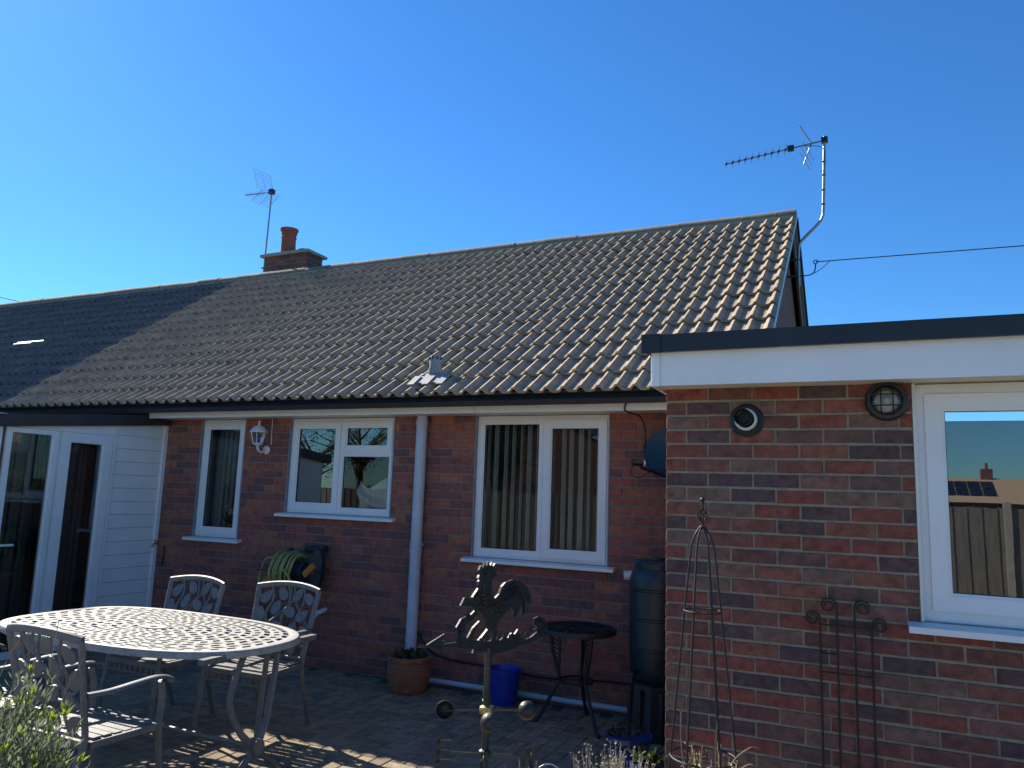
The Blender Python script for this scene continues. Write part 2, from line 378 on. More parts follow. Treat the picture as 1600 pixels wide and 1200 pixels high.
roof = MB()
def slope_slab(m, x0, x1, th=.05):
    a = EV - .02*SL - .035*NR; b = Vector((0, RIDGE_Y, RIDGE_Z)) - .05*NR
    for p in ((a, b),):
        q = [Vector((x, *(v.yz))) for x in (x0, x1) for v in (a, b)]
        d = NR*th
        m.add([q[0], q[2], q[3], q[1], q[0]-d, q[2]-d, q[3]-d, q[1]-d], [(0,1,2,3),(7,6,5,4),(0,4,5,1),(1,5,6,2),(2,6,7,3),(3,7,4,0)])
    # rear slope
    c = Vector((0, 12.75, 2.43)); q = [Vector((x, *(v.yz))) for x in (x0, x1) for v in (b, c)]; d = Vector((0, 0, .07))
    m.add([q[0], q[2], q[3], q[1], q[0]-d, q[2]-d, q[3]-d, q[1]-d], [(0,1,2,3),(7,6,5,4),(0,4,5,1),(1,5,6,2),(2,6,7,3),(3,7,4,0)])
slope_slab(roof, XP, XR-.01)
roof_o = roof.build('roof', DARKF, house)

PITCHW = .1425; GAUGE = .312; TW = 2*PITCHW
prof = []
for k in range(2):
    for u, h in ((0, .001), (.036, -.003), (.070, .002), (.084, .018), (.095, .031), (.113, .035), (.129, .018)): prof.append((u+k*PITCHW, h))
prof.append((TW, .002))
def tile_geo():
    m = MB(); L = .365; n = len(prof); lift = .034
    vs = [(u, 0, h+lift) for u, h in prof] + [(u, L, h-.002) for u, h in prof] + [(u, .002, h+lift-.022) for u, h in prof]
    fs = [(i, i+1, n+i+1, n+i) for i in range(n-1)] + [(2*n+i, 2*n+i+1, i+1, i) for i in range(n-1)]
    vs += [(0, 0, lift-.022), (0, L, -.016), (TW, 0, lift-.022), (TW, L, -.016)]; b = 3*n
    fs += [(0, n, b+1, b), (n-1, b+2, b+3, 2*n-1)]
    return m.add(vs, fs)
tg = tile_geo()
def lay_tiles(parent, x0, cols, material, limit, rows=14, skip=None):
    me = tg.mesh('roof_tile', material, smooth=True)
    # keep the end faces crisp
    items = []
    for r_ in range(rows):
        for c in range(cols):
            if skip and skip(r_, c): continue
            p = EV + SL*(r_*GAUGE*.99) + Vector((x0 + c*TW, 0, 0)); items.append((p, r_, c))
    items.sort(key=lambda q: (0 if -20 < pix(q[0])[0] < 1620 else 1, (q[0]-EYE).length)); rest = MB()
    for i, (p, r_, c) in enumerate(items):
        M = Matrix(((1, 0, 0, p.x), (0, SL.y, NR.y, p.y), (0, SL.z, NR.z, p.z), (0, 0, 0, 1)))
        M = M @ Matrix.Translation((random.gauss(0, .0015), random.gauss(0, .003), random.uniform(-.001, .002))) @ Matrix.Rotation(random.gauss(0, .003), 4, 'Z') @ Matrix.Rotation(random.gauss(0, .003), 4, 'Y')
        if i < limit:
            o = link('roof_tile', me, parent); o.matrix_basis = M
        else:
            rest.add([M @ Vector(v) for v in tg.v], tg.f)
    if rest.v:
        o = rest.build('roof_tiles', material, parent, smooth=True); tag(o, kind='stuff')
lay_tiles(roof_o, XP, 30, TILE, 300)
# ridge tiles
def ridge(parent, x0, x1, material):
    x = x0; first = None
    m = MB(); n = 10; L = .447
    for i, xx in enumerate((0, L)):
        for k in range(n+1):
            a = math.pi*(-.03 + 1.06*k/n); m.v.append((xx, .125*math.cos(a), .115*math.sin(a)))
    for k in range(n): m.f.append((k, k+1, n+1+k+1, n+1+k))
    m.f.append(tuple(range(n+1))); m.f.append(tuple(range(2*n+1, n, -1)))
    me = m.mesh('ridge_tile', material, smooth=True)
    while x < x1-.1:
        o = link('ridge_tile', me, parent); s = min(1, (x1-x)/.45)
        o.location = (x, RIDGE_Y+random.gauss(0, .003), RIDGE_Z-.045+random.gauss(0, .004)); o.rotation_euler = (random.gauss(0, .01), random.gauss(0, .006), random.gauss(0, .006)); o.scale = (s, 1, 1)
        x += .45
    b = MB()
    for sy in (-1, 1): b.box(x0, x1, RIDGE_Y+sy*.118-.02, RIDGE_Y+sy*.118+.02, RIDGE_Z-.10, RIDGE_Z-.035)
    b.build('ridge_mortar', MORTAR, parent)
ridge(roof_o, XP, XR, RIDGE)
# verge: mortar undercloak, barge boards
vb = MB(); c = EV + .0*NR
vb.obox(Vector((XR+.003, 0, 0)) + (EV+SL*2.2-.004*NR), (.006, 0, 0), SL*2.22, NR*.011); vb.build('verge_strip', UPVC, roof_o)
bb = MB(); bb.obox(Vector((XR-.055, 0, 0)) + (EV+SL*2.2-.16*NR), (.012, 0, 0), SL*2.15, NR*.085); bb.build('barge_board', BROWN, roof_o)
rs = (Vector((0, 12.75, 2.43)) - Vector((0, RIDGE_Y, RIDGE_Z-.05))); rl = rs.length; rd = rs.normalized(); rn = Vector((0, -rd.z, rd.y)); mid = Vector((0, RIDGE_Y, RIDGE_Z-.05)) + rs/2
bb = MB(); bb.obox(Vector((XR-.045, 0, 0)) + mid - .17*rn, (.012, 0, 0), rd*rl/2, rn*.11); bb.build('barge_board', BROWN, roof_o)
bb = MB(); bb.obox(Vector((XR-.02, 0, 0)) + mid - .045*rn, (.012, 0, 0), rd*rl/2, rn*.022); bb.build('verge_strip', LEAD, roof_o)
bb = MB(); bb.obox(Vector((XR-.005, 0, 0)) + mid + .01*rn, (.02, 0, 0), rd*rl/2, rn*.032); bb.build('verge_tiles', DARKF, roof_o)

# fascia, soffit, gutter
FY = 5.65
MB().box(-6.85, -2.98, FY, FY+.02, 2.305, 2.46).build('fascia', UPVC, house)
MB().box(-2.976, -.99, FY, FY+.02, 2.305, 2.46).build('fascia', UPVC, house)
MB().box(-6.85, -.99, FY+.02, HY+.005, 2.318, 2.33).build('soffit', SOFF, house)
MB().box(-9.2, -6.854, FY+.03, FY+.05, 2.24, 2.43).build('dark_fascia', DARKF, house)
def gutter(parent, x0, x1):
    m = MB(); n = 10; cy, cz, r = 5.58, 2.466, .047
    for i, x in enumerate((x0, x1)):
        for rr in (r, r-.006):
            for k in range(n+1):
                a = math.pi + math.pi*k/n; m.v.append((x, cy + rr*math.cos(a), cz + rr*math.sin(a)))
    q = n+1
    for k in range(n):
        m.f.append((k, k+1, 2*q+k+1, 2*q+k)); m.f.append((q+k+1, q+k, 3*q+k, 3*q+k+1))
    for s in (0, n): m.f.append((s, 2*q+s, 3*q+s, q+s))
    m.build('gutter', BLACK, parent, smooth=True)
gutter(house, -9.2, -.99)
for x in (-6.0, -4.95, -4.02, -3.03, -1.97):
    b = MB(); b.prism([(0, 0), (-.125, .01), (-.13, -.0), (-.10, -.05), (-.05, -.075), (-.015, -.085), (0, -.085)], (x, FY-.001, 2.462), (0, 1, 0), (0, 0, 1), .03)
    b.build('gutter_bracket', BLACK, house, fix=True)
for x in (-6.3, -3.5):
    m = MB(); m.tube([(x-.04, 5.575, 2.4615), (x+.04, 5.575, 2.4615)], .0565, 12); m.build('gutter_joint', BLACK, house)

# windows
def base_window(label, x0, x1, z0, z1):
    e = bpy.data.objects.new('window', None); COL.objects.link(e); e.parent = house; e.matrix_parent_inverse = parent_inv(house)
    e.matrix_basis = Matrix.Translation(((x0+x1)/2, HY, z0)); e['label'] = label
    Y = HY+.03
    m = MB(); frame_rect(m, x0+.004, x1-.004, z0+.002, z1-.002, .04, Y, Y+.06); m.build('frame', UPVC, e)
    s = MB(); s.prism([(0, 0), (-.11, -.018), (-.118, -.02), (-.118, -.045), (-.11, -.045), (0, -.02)], ((x0+x1)/2, HY+.05, z0+.004), (0, 1, 0), (0, 0, 1), x1-x0+.13)
    s.build('sill', UPVC, e, fix=True)
    for sx in (x0+.001, x1-.003): MB().box(sx-.004, sx+.006, HY-.002, HY+.03, z0, z1).build('sealant', LEAD, e)
    return e, Y
w1, Y = base_window('narrow single pane white window with a pot of flowers inside', *wins[0])
x0, x1, z0, z1 = wins[0]; sash(w1, x0+.035, x1-.035, z0+.035, z1-.035, Y, pane=GLASSC)
m = MB()
for i in range(12): m.tube([(x0+.06+.022*i, HY+.22+.012*math.sin(i*2.2), z0), (x0+.06+.022*i, HY+.22+.012*math.sin(i*2.2+.6), z1)], .014, 6)
m.build('net_curtain', CURT, w1, smooth=True)
fl1, fl2 = MB(), MB(); fx, fy = x1-.20, HY+.13
def quad_at(m, p, d, L, W):
    s_ = d.orthogonal().normalized()*W; m.add([p, p+d*L*.5+s_, p+d*L, p+d*L*.5-s_], [(0, 1, 2, 3)])
for k in range(70):
    d = Vector((random.gauss(0, .35), random.gauss(0, .2), 1)).normalized(); p = Vector((fx+random.gauss(0, .04), fy+random.gauss(0, .015), z0+.10)); L = random.uniform(.12, .22); quad_at(fl1, p, d, L, .008)
    if k % 4 == 0:
        for q in range(6): quad_at(fl2, p+d*L, Vector((random.gauss(0, 1), random.gauss(0, 1)-.6, random.gauss(0, 1))).normalized(), .035, .012)
fl1.build('flower_leaves', LEAFD, w1); fl2.build('flower_petals', CLOTH, w1)
MB().lathe([(0, z0+.06), (.045, z0+.06), (.06, z0+.14), (.05, z0+.14), (0, z0+.12)], (fx, fy, 0), 14).build('flower_pot', CPOT, w1)
w2, Y = base_window('white window of a tall casement beside a small top light', *wins[1])
x0, x1, z0, z1 = wins[1]; xm = -4.585; zt = 1.985
sash(w2, x0+.035, xm-.008, z0+.035, z1-.035, Y); sash(w2, xm+.008, x1-.035, zt+.006, z1-.035, Y, .05)
sash(w2, xm+.008, x1-.035, z0+.035, zt-.006, Y, .022, .004, GLASSC)
MB().box(xm-.02, xm+.02, Y, Y+.06, z0+.04, z1-.04).build('mullion', UPVC, w2); MB().box(xm, x1-.04, Y+.001, Y+.061, zt-.02, zt+.02).build('transom', UPVC, w2)
m = MB()          # folded white cloth lying behind the lower pane
nu, nv = 26, 12
for j in range(nv+1):
    for i in range(nu+1):
        u, v = i/nu, j/nv
        zz = z0+.05 + .30*v*(1-.35*u*(1-u)*2) + .05*math.sin(6*u+1.2+2*v)*v
        m.v.append((xm+.14+(x1-xm-.19)*u + .03*(1-v), HY+.12+.03*math.sin(9*v+5*u)+.04*v, zz))
for j in range(nv):
    for i in range(nu): a = j*(nu+1)+i; m.f.append((a, a+1, a+nu+2, a+nu+1))
m.build('folded_cloth', CLOTH, w2, smooth=True)
w3, Y = base_window('wide two pane white window with vertical blinds', *wins[2])
x0, x1, z0, z1 = wins[2]; xm = -2.478
sash(w3, x0+.035, xm-.004, z0+.035, z1-.035, Y, .03, .003, GLASSC); sash(w3, xm+.006, x1-.03, z0+.03, z1-.04, Y, .062, .016, GLASSC)
MB().box(xm-.025, xm+.02, Y, Y+.06, z0+.04, z1-.04).build('mullion', UPVC, w3)
bl = MB(); bl.obox((0, 0, -.59), (.002, .037, 0), (-.001, .0001, 0), (0, 0, .59)); bm_ = bl.mesh('blind_slat', BLIND)
for i in range(15):
    o = link('blind_slat', bm_, w3); o.matrix_basis = Matrix.Translation((x0+.07+i*.078+random.gauss(0, .006), HY+.15, z1-.02)) @ Matrix.Rotation(random.gauss(0, .09), 4, 'Z')
MB().box(x0+.04, x1-.04, HY+.13, HY+.17, z1-.02, z1+.02).build('blind_rail', BLIND, w3)

# downpipe
dp = MB(); dp.tube([(-3.63, 5.885, 2.315), (-3.63, 5.885, .18)], .05, 18); dpo = dp.build('downpipe', GREYP, house, smooth=True)
for z in (1.17, 1.12, 2.25):
    MB().tube([(-3.63, 5.885, z-.018), (-3.63, 5.885, z+.018)], .056, 18).build('collar', GREYP, dpo, smooth=True)
MB().box(-3.70, -3.59, 5.90, HY, 1.163, 1.183).build('pipe_clip', GREYP, dpo)
# low conduit along the foot of the wall
MB().tube([(-3.5, HY-.03, .045), (-1.65, HY-.03, .045)], .022, 8).build('wall_conduit', GREYP, house, smooth=True)

# roof vent
vt = MB(); vx, vy, vz = -3.44, 5.75, 2.62
vt.lathe([(.052, -.08), (.052, .05), (.06, .052), (.06, .10), (.054, .102), (.054, .17), (.045, .215), (.0, .22)], (vx, vy, vz), 16); vto = vt.build('roof_vent', LEAD, roof_o, smooth=True)
fl = MB()
for i in range(3):
    uu = -.19 + i*.1425 - .0; p = EV + SL*.2 + Vector((vx+uu+.07, 0, 0)) + NR*.066
    fl.obox(p, (.032, 0, .0), SL*.08, NR*.004)
fl.obox(EV + SL*.26 + Vector((vx, 0, 0)) + NR*.055, (.13, 0, 0), SL*.09, NR*.004)
fl.build('vent_flashing', LEAD, vto)
sl2 = MB()
for i in range(8): a = i*math.pi/4; sl2.box(vx+.052*math.cos(a)-.006, vx+.052*math.cos(a)+.006, vy+.052*math.sin(a)-.006, vy+.052*math.sin(a)+.006, vz+.175, vz+.20)
sl2.build('vent_slot', BLACK, vto)

# chimney
ch = MB().box(-8.94, -8.05, 9.306, 9.674, 4.6, 5.38).build('chimney', MORTAR2, house)
fullc, _ = brick_mesh('brick', .215, BRICK)
for k in range(9):
    z = 5.345 - k*.075; x = -8.945 + (0 if k % 2 else -.1125)
    while x < -8.06:
        a, b = max(x, -8.945), min(x+.225, -8.045); x += .225
        if b-a > .04: o = link('brick', fullc, ch); o.matrix_basis = Matrix.Translation(((a+b)/2, 9.30, z)) @ Matrix.Diagonal(((b-a-.01)/.215, 1, 1, 1))
    y = 9.30 + (0 if k % 2 == 0 else -.1125)
    while y < 9.67:
        a, b = max(y, 9.30), min(y+.225, 9.68); y += .225
        if b-a > .04: o = link('brick', fullc, ch); o.matrix_basis = Matrix.Translation((-8.045, (a+b)/2, z)) @ Matrix.Rotation(R(90), 4, 'Z') @ Matrix.Diagonal(((b-a-.01)/.215, 1, 1, 1))
cp = MB(); cp.box(-9.0, -7.99, 9.25, 9.73, 5.383, 5.425); cp.box(-8.93, -8.06, 9.32, 9.66, 5.425, 5.46); cp.build('chimney_cap', CONC, ch)
po = MB(); po.lathe([(.135, 5.44), (.125, 5.50), (.115, 5.72), (.125, 5.735), (.125, 5.755), (.115, 5.76), (.118, 5.80), (.13, 5.81), (.13, 5.83), (.12, 5.835), (.145, 5.86), (.15, 5.895), (.12, 5.90), (.11, 5.7)], (-8.62, 9.48, 0), 18)
po.build('chimney_pot', CPOT, ch, smooth=True)
MB().lathe([(.15, 5.45), (.15, 5.475), (.12, 5.50), (.06, 5.515), (.0, 5.52)], (-8.27, 9.5, 0), 16).build('capped_flue', CPOT, ch, smooth=True)

# ------------------------------------------------------------------ adjoining bungalow (other half of the pair)
nb = thing('adjoining_bungalow', 'adjoining half of the pair with darker weathered roof tiles', 'bungalow', (-14, HY, 0))
m = MB(); m.box(-20.5, -9.31, HY+.01, HY+.24, -.02, 2.36); m.box(-20.5, -9.31, 12.2, 12.4, -.02, 2.36); m.box(-20.5, -20.3, HY+.24, 12.2, -.02, 2.36); m.build('wall', GABLE, nb)
m = MB(); slope_slab(m, -20.6, XP-.002); nro = m.build('roof', DARKF, nb)
lay_tiles(nro, XP-40*TW, 40, TILE_N, 300); ridge(nro, XP-.45*25, XP, RIDGE)
gutter(nb, -20.5, -9.21); MB().box(-20.5, -9.21, FY+.03, FY+.05, 2.2, 2.43).build('fascia', DARKF, nb)
m = MB(); p = EV + SL*2.05 + Vector((-11.3, 0, 0)) + NR*.07; m.obox(p, (.30, 0, 0), SL*.012, NR*.006); m.obox(p-SL*.05-Vector((.12, 0, 0)), (.2, 0, 0), SL*.008, NR*.006); m.build('metal_clip', UPVC, nro)

# ------------------------------------------------------------------ lean-to at the left
lt = thing('lean_to', 'white clad lean-to with glazed double doors and dark roof edge', 'lean-to', (-6.9, 5, 0))
LX = -6.9
m = MB(); m.box(LX-.08, LX-.012, 5.32, HY, 0, 2.26); m.box(LX-.08, LX-.012, 3.35, 4.0, 0, 2.12); m.box(LX-.08, LX-.012, 4.0, 5.32, 2.10, 2.2)
m.box(-9.6, LX-.08, 3.35, 3.43, 0, 2.12); m.box(-9.68, -9.6, 3.35, HY, 0, 2.12); m.build('wall', UPVC, lt)
z = 2.235; nbd = 0
bdm = MB().add([(0, 0, 0), (0, .595, 0), (.012, .595, .006), (.012, 0, .006), (.004, 0, .133), (.004, .595, .133), (-.01, 0, .133), (-.01, .595, .133)], [(0, 3, 2, 1), (3, 4, 5, 2), (4, 6, 7, 5)])
bme = bdm.mesh('cladding_board', UPVC, fix=False)
for k in range(17):
    o = link('cladding_board', bme, lt); o.matrix_basis = Matrix.Translation((LX-.008, 5.325, 2.235-.1335*(k+1)))
m = MB(); m.box(LX-.01, LX+.018, 5.295, 5.325, 0, 2.19); m.box(LX-.012, LX+.02, HY-.045, HY-.004, 0, 2.25); m.build('corner_trim', UPVC, lt)
m = MB(); m.box(LX-.01, LX+.012, 3.9, 5.30, 2.088, 2.20); m.build('head_trim', UPVC, lt)
def leaf_door(y0, y1, glassmat, handle, wd, name='door'):
    d = MB(); z0, z1 = .06, 2.085; x0, x1 = LX-.04, LX+.02
    d.box(x0, x1, y0, y1, z0, z0+wd+.02); d.box(x0, x1, y0, y1, z1-wd, z1); d.box(x0, x1, y0, y0+wd, z0+wd+.02, z1-wd); d.box(x0, x1, y1-wd, y1, z0+wd+.02, z1-wd)
    e = .01
    d.box(x0+.008, x1-.008, y0+wd, y0+wd+e, z0+wd+.02, z1-wd); d.box(x0+.008, x1-.008, y1-wd-e, y1-wd, z0+wd+.02, z1-wd)
    do = d.build(name, UPVC, lt)
    p = MB().add([(LX-.01, y0+wd, z0+wd+.02), (LX-.01, y1-wd, z0+wd+.02), (LX-.01, y1-wd, z1-wd), (LX-.01, y0+wd, z1-wd)], [(0, 1, 2, 3)]); p.build('pane', glassmat, do)
    if handle is not None:
        h = MB(); h.tube([(LX+.02, handle, 1.05), (LX+.06, handle, 1.05), (LX+.06, handle+.12, 1.05)], .011, 8); h.box(LX+.02, LX+.028, handle-.018, handle+.018, .93, 1.17); h.build('handle', UPVC, do)
    return do
leaf_door(4.745, 5.29, GLASSD, None, .095)
leaf_door(4.235, 4.715, GLASSD, 4.262, .045)
m = MB(); m.box(LX-.03, LX+.005, 4.718, 4.742, .06, 2.085); m.build('door_stile', SOFF, lt)
m = MB(); m.box(LX-.03, LX+.01, 4.14, 4.20, .06, 2.085); m.box(LX-.04, LX+.015, 4.03, 4.10, .06, 2.085); m.build('door_post', UPVC, lt)
m = MB(); m.box(LX-.03, LX-.005, 4.103, 4.137, .06, 2.085); m.box(LX-.03, LX-.005, 4.203, 4.232, .06, 2.085); m.build('timber_post', BROWN, lt)
MB().box(LX-.06, LX+.06, 4.0, 5.3, 0, .055).build('threshold', CONC, lt)
m = MB()
for i in range(26): y = 4.26+.04*i; m.tube([(LX-.30+.03*math.sin(i*1.9), y, .05), (LX-.30+.03*math.sin(i*1.9+.7), y, 2.1)], .024, 6)
m.build('curtain', CURT, lt, smooth=True)
# roof: sheet falling towards the garden, dark edge trim
def lean_z(y): return 2.262 - .1*(HY-y)
m = MB(); x0, x1 = -9.75, LX+.06
m.add([(x0, 3.3, lean_z(3.3)), (x1-.03, 3.3, lean_z(3.3)), (x1-.03, HY, lean_z(HY)), (x0, HY, lean_z(HY)), (x0, 3.3, lean_z(3.3)+.09), (x1-.03, 3.3, lean_z(3.3)+.09), (x1-.03, HY, lean_z(HY)+.09), (x0, HY, lean_z(HY)+.09)], [(0,3,2,1),(4,5,6,7),(0,1,5,4),(1,2,6,5),(2,3,7,6),(3,0,4,7)]); m.build('roof', DARKF, lt)
m = MB()
m.add([(x1-.028, 3.28, lean_z(3.28)-.005), (x1, 3.28, lean_z(3.28)-.005), (x1, HY-.004, lean_z(HY)-.005), (x1-.028, HY-.004, lean_z(HY)-.005), (x1-.028, 3.28, lean_z(3.28)+.108), (x1, 3.28, lean_z(3.28)+.108), (x1, HY-.004, lean_z(HY)+.108), (x1-.028, HY-.004, lean_z(HY)+.108)], [(0,3,2,1),(4,5,6,7),(0,1,5,4),(1,2,6,5),(2,3,7,6),(3,0,4,7)])
m.box(x0, x1, 3.25, 3.278, lean_z(3.28)-.005, lean_z(3.28)+.108); m.build('roof_edge', DARKF, lt)

# ------------------------------------------------------------------ flat roofed extension at the right
ex = thing('flat_roof_extension', 'brick flat roofed extension with deep white fascia and black roof trim', 'extension', (1.5, AY, 0))
AX = -.976
aw = [(.208, 2.05, 1.125, 2.222)]
m = wall_with_holes(MB(), AX+.006, 5.2, -.02, 2.25, aw, AY+.006, AY+.24); m.box(AX+.006, AX+.24, AY+.24, HY-.002, -.02, 2.25); m.box(5.0, 5.2, AY+.24, 12, -.02, 2.25)
aw_o = m.build('wall', MORTAR, ex)
brick_wall(aw_o, AX, 5.2, 2.232, aw, BRICK, AY, 300)
m = MB()   # side return courses
fullb, fb = brick_mesh('brick', .215, BRICK)
sb = MB()
for k in range(30):
    z = 2.232 - (k+.5)*.075; y = AY + .004 + (0 if k % 2 else .1125); 
    if k % 2 == 0: y = AY+.004+.1125-.225+.1125
    y = AY+.034 + (0 if k % 2 else .085)
    while y < HY-.03:
        b = min(y+.215, HY-.01); L = b-y
        M = Matrix.Translation((AX, (y+b)/2, z)) @ Matrix.Rotation(R(-90), 4, 'Z') @ Matrix.Diagonal((L/.215, 1, 1, 1)); sb.add([M @ Vector(v) for v in fb.v], fb.f); y += .225
tag(sb.build('bricks', BRICK, aw_o), kind='stuff')
FZ0, FZ1 = 2.214, 2.388
m = MB(); m.box(-.985, 5.4, 3.84, 3.86, FZ0, FZ1); m.build('fascia', UPVC, ex)
m = MB(); m.box(-1.0, -.987, 3.838, HY-.35, FZ0-.002, FZ1-.002); m.build('side_fascia', UPVC, ex)
m = MB(); m.box(-.99, -.952, 3.828, 3.838, FZ0-.004, FZ1-.003); m.build('fascia_corner', UPVC, ex)
MB().box(-.984, 5.4, 3.862, AY+.01, FZ0+.012, FZ0+.022).build('soffit', SOFF, ex)
m = MB(); m.box(-1.02, 5.4, 3.80, 3.825, FZ1-.004, 2.475); m.box(-1.02, -1.003, 3.8255, HY-.35, FZ1-.004, 2.475); m.build('roof_trim', NAVY, ex)
MB().box(-1.04, -.94, 3.793, 3.799, FZ1-.008, 2.479).build('trim_corner', NAVY, ex)
MB().box(-1.0, 5.4, 3.83, HY-.33, FZ1+.0, 2.462).build('roof', DARKF, ex)
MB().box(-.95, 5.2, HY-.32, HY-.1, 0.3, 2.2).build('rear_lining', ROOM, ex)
e = bpy.data.objects.new('window', None); COL.objects.link(e); e.parent = ex; e.matrix_parent_inverse = parent_inv(ex); e.matrix_basis = Matrix.Translation((1.1, AY, 1.12)); e['label'] = 'large white framed window reflecting fence and rooftops'
x0, x1, z0, z1 = aw[0]; Y = AY+.03
m = MB(); frame_rect(m, x0+.003, x1, z0+.002, z1-.002, .055, Y, Y+.06); m.build('frame', UPVC, e)
sash(e, x0+.05, x1-.05, z0+.05, z1-.05, Y, .07, .014)
s = MB(); s.prism([(0, 0), (-.12, -.02), (-.128, -.022), (-.128, -.05), (-.12, -.05), (0, -.02)], ((x0+x1)/2, AY+.05, z0+.004), (0, 1, 0), (0, 0, 1), x1-x0+.11); s.build('sill', UPVC, e, fix=True)
m = MB(); m.box(x0-.001, x0+.012, AY-.003, AY+.028, z0, z1); m.build('sealant', SOFF, e)

# ------------------------------------------------------------------ fittings on the walls
# round flue terminal
t = thing('flue_terminal', 'black round flue outlet on the extension wall', 'flue', (-.552, AY, 2.053))
Mx = Matrix.Rotation(R(90), 4, 'X')
MB().lathe([(0, .012), (.045, .012), (.075, .016), (.086, .008), (.086, -.004)], (-.552, AY, 2.053), 28, Mx).build('collar', BLACK, t, smooth=True)
MB().lathe([(.044, 0), (.044, .10), (.040, .105), (.036, .10), (.036, .02), (0, .02)], (-.56, AY, 2.062), 24, Mx).build('pipe', BLACK, t, smooth=True)
m = MB(); m.lathe([(.0445, .05), (.056, .05), (.056, .012), (.0445, .012)], (-.553, AY, 2.055), 24, Mx); m.build('inner_ring', RIM, t, smooth=True)
# bulkhead light
t = thing('bulkhead_light', 'round black caged bulkhead light beside the large window', 'wall light', (.106, AY, 2.136))
cx, cz = .098, 2.138
MB().lathe([(.095, 0), (.095, .035), (.088, .05), (.072, .052), (.070, .04), (.070, 0)], (cx, AY, cz), 32, Mx).build('ring', BLACK, t, smooth=True)
MB().lathe([(.07, .035), (.06, .055), (.035, .068), (.0, .072)], (cx, AY, cz), 24, Mx).build('lens', LENS, t, smooth=True)
MB().lathe([(.069, .01), (.0, .012)], (cx, AY, cz), 24, Mx).build('reflector', RIM, t)
MB().sphere((cx, AY-.035, cz), .024, 12, 8).build('bulb', RIM, t, smooth=True)
m = MB()
for d in (-.026, .026):
    hh = math.sqrt(.078**2-d*d)
    m.tube([(cx+d, AY-.045, cz-hh), (cx+d, AY-.077, cz-hh*.5), (cx+d, AY-.08, cz), (cx+d, AY-.077, cz+hh*.5), (cx+d, AY-.045, cz+hh)], .0035, 6)
    m.tube([(cx-hh, AY-.045, cz+d), (cx-hh*.5, AY-.077, cz+d), (cx, AY-.08, cz+d), (cx+hh*.5, AY-.077, cz+d), (cx+hh, AY-.045, cz+d)], .0035, 6)
m.build('guard', BLACK, t, smooth=True)
# white coach lantern
t = thing('wall_lantern', 'white coach lantern on a curled bracket between two windows', 'wall light', (-5.50, HY, 2.0))
lx, ly = -5.465, 5.80
m = MB(); m.lathe([(.0, 2.03), (.012, 2.03), (.04, 2.045), (.052, 2.05), (.052, 2.058), (.046, 2.06)], (lx, ly, 0), 6); m.build('base', UPVC, t)
m = MB()
for k in range(6):
    a = k*math.pi/3; m.tube([(lx+.046*math.cos(a), ly+.046*math.sin(a), 2.058), (lx+.072*math.cos(a), ly+.072*math.sin(a), 2.165)], .0045, 5)
m.build('cage_bar', UPVC, t)
MB().lathe([(.044, 2.06), (.069, 2.165)], (lx, ly, 0), 6).build('lamp_glass', LENS, t)
m = MB(); m.lathe([(.09, 2.163), (.092, 2.17), (.075, 2.19), (.055, 2.215), (.03, 2.228), (.012, 2.235), (.012, 2.245), (.006, 2.26), (.009, 2.27), (.0, 2.285)], (lx, ly, 0), 12); m.build('lamp_cap', UPVC, t, smooth=True)
m = MB(); m.tube(smooth_path([(lx, ly, 2.03), (lx+.0, ly+.01, 1.995), (lx-.0, ly+.06, 1.97), (lx-.015, ly+.11, 1.995), (lx-.025, ly+.145, 2.02)]), .011, 8); m.build('bracket', UPVC, t, smooth=True)
m = MB(); m.lathe([(.0, .016), (.025, .016), (.042, .006), (.045, 0)], (lx-.02, HY, 2.0), 16, Mx @ Matrix.Diagonal((1, 1.7, 1, 1)).to_4x4() if False else Mx); m.build('wall_plate', UPVC, t, smooth=True)
m = MB(); m.tube([(lx+.04, HY-.006, 2.05), (lx+.035, HY-.006, 2.31)], .004, 5); m.build('cable', UPVC, t)
# satellite dish
t = thing('satellite_dish', 'dark satellite dish fixed to the bungalow wall beside the extension', 'satellite dish', (-1.3, HY, 1.95))
dc = Vector((-1.30, 5.62, 1.98)); dn = Vector((-.35, -.9, .28)).normalized(); dx = dn.cross(Vector((0, 0, 1))).normalized(); dz = dx.cross(dn)
m = MB(); nr, na = 6, 28
for i in range(nr+1):
    for k in range(na):
        rr = i/nr; a = 2*math.pi*k/na; m.v.append(tuple(dc + rr*.215*math.cos(a)*dx + rr*.20*math.sin(a)*dz + dn*(.05*rr*rr)))
for i in range(nr):
    for k in range(na): k2 = (k+1) % na; m.f.append((i*na+k, i*na+k2, (i+1)*na+k2, (i+1)*na+k))
m.build('dish', BUTT, t, smooth=True)
lp = Vector((-1.485, 5.33, 1.885))
MB().tube([dc-.19*dz+dn*.01, lp+Vector((.02, .02, -.025))], .011, 6).build('arm', BLACK, t)
MB().tube([lp+Vector((-.03, -.02, .01)), lp+Vector((.035, .03, .005))], .024, 10).build('receiver', BLACK, t, smooth=True)
MB().tube([lp+Vector((.035, .03, .005)), lp+Vector((.045, .037, .005))], .022, 10).build('receiver_cap', RIM, t)
MB().tube([dc-dn*.0, dc+Vector((0, .2, -.03)), (-1.25, HY-.01, 1.9)], .018, 8).build('bracket', BLACK, t)
m = MB(); m.tube(smooth_path([(-1.655, 5.643, 2.37), (-1.67, 5.64, 2.34), (-1.665, 5.66, 2.30), (-1.60, 5.8, 2.28), (-1.575, 5.86, 2.2), (-1.57, 5.88, 2.08), (-1.56, 5.8, 2.02), (-1.5, 5.68, 2.0)]), .007, 6)
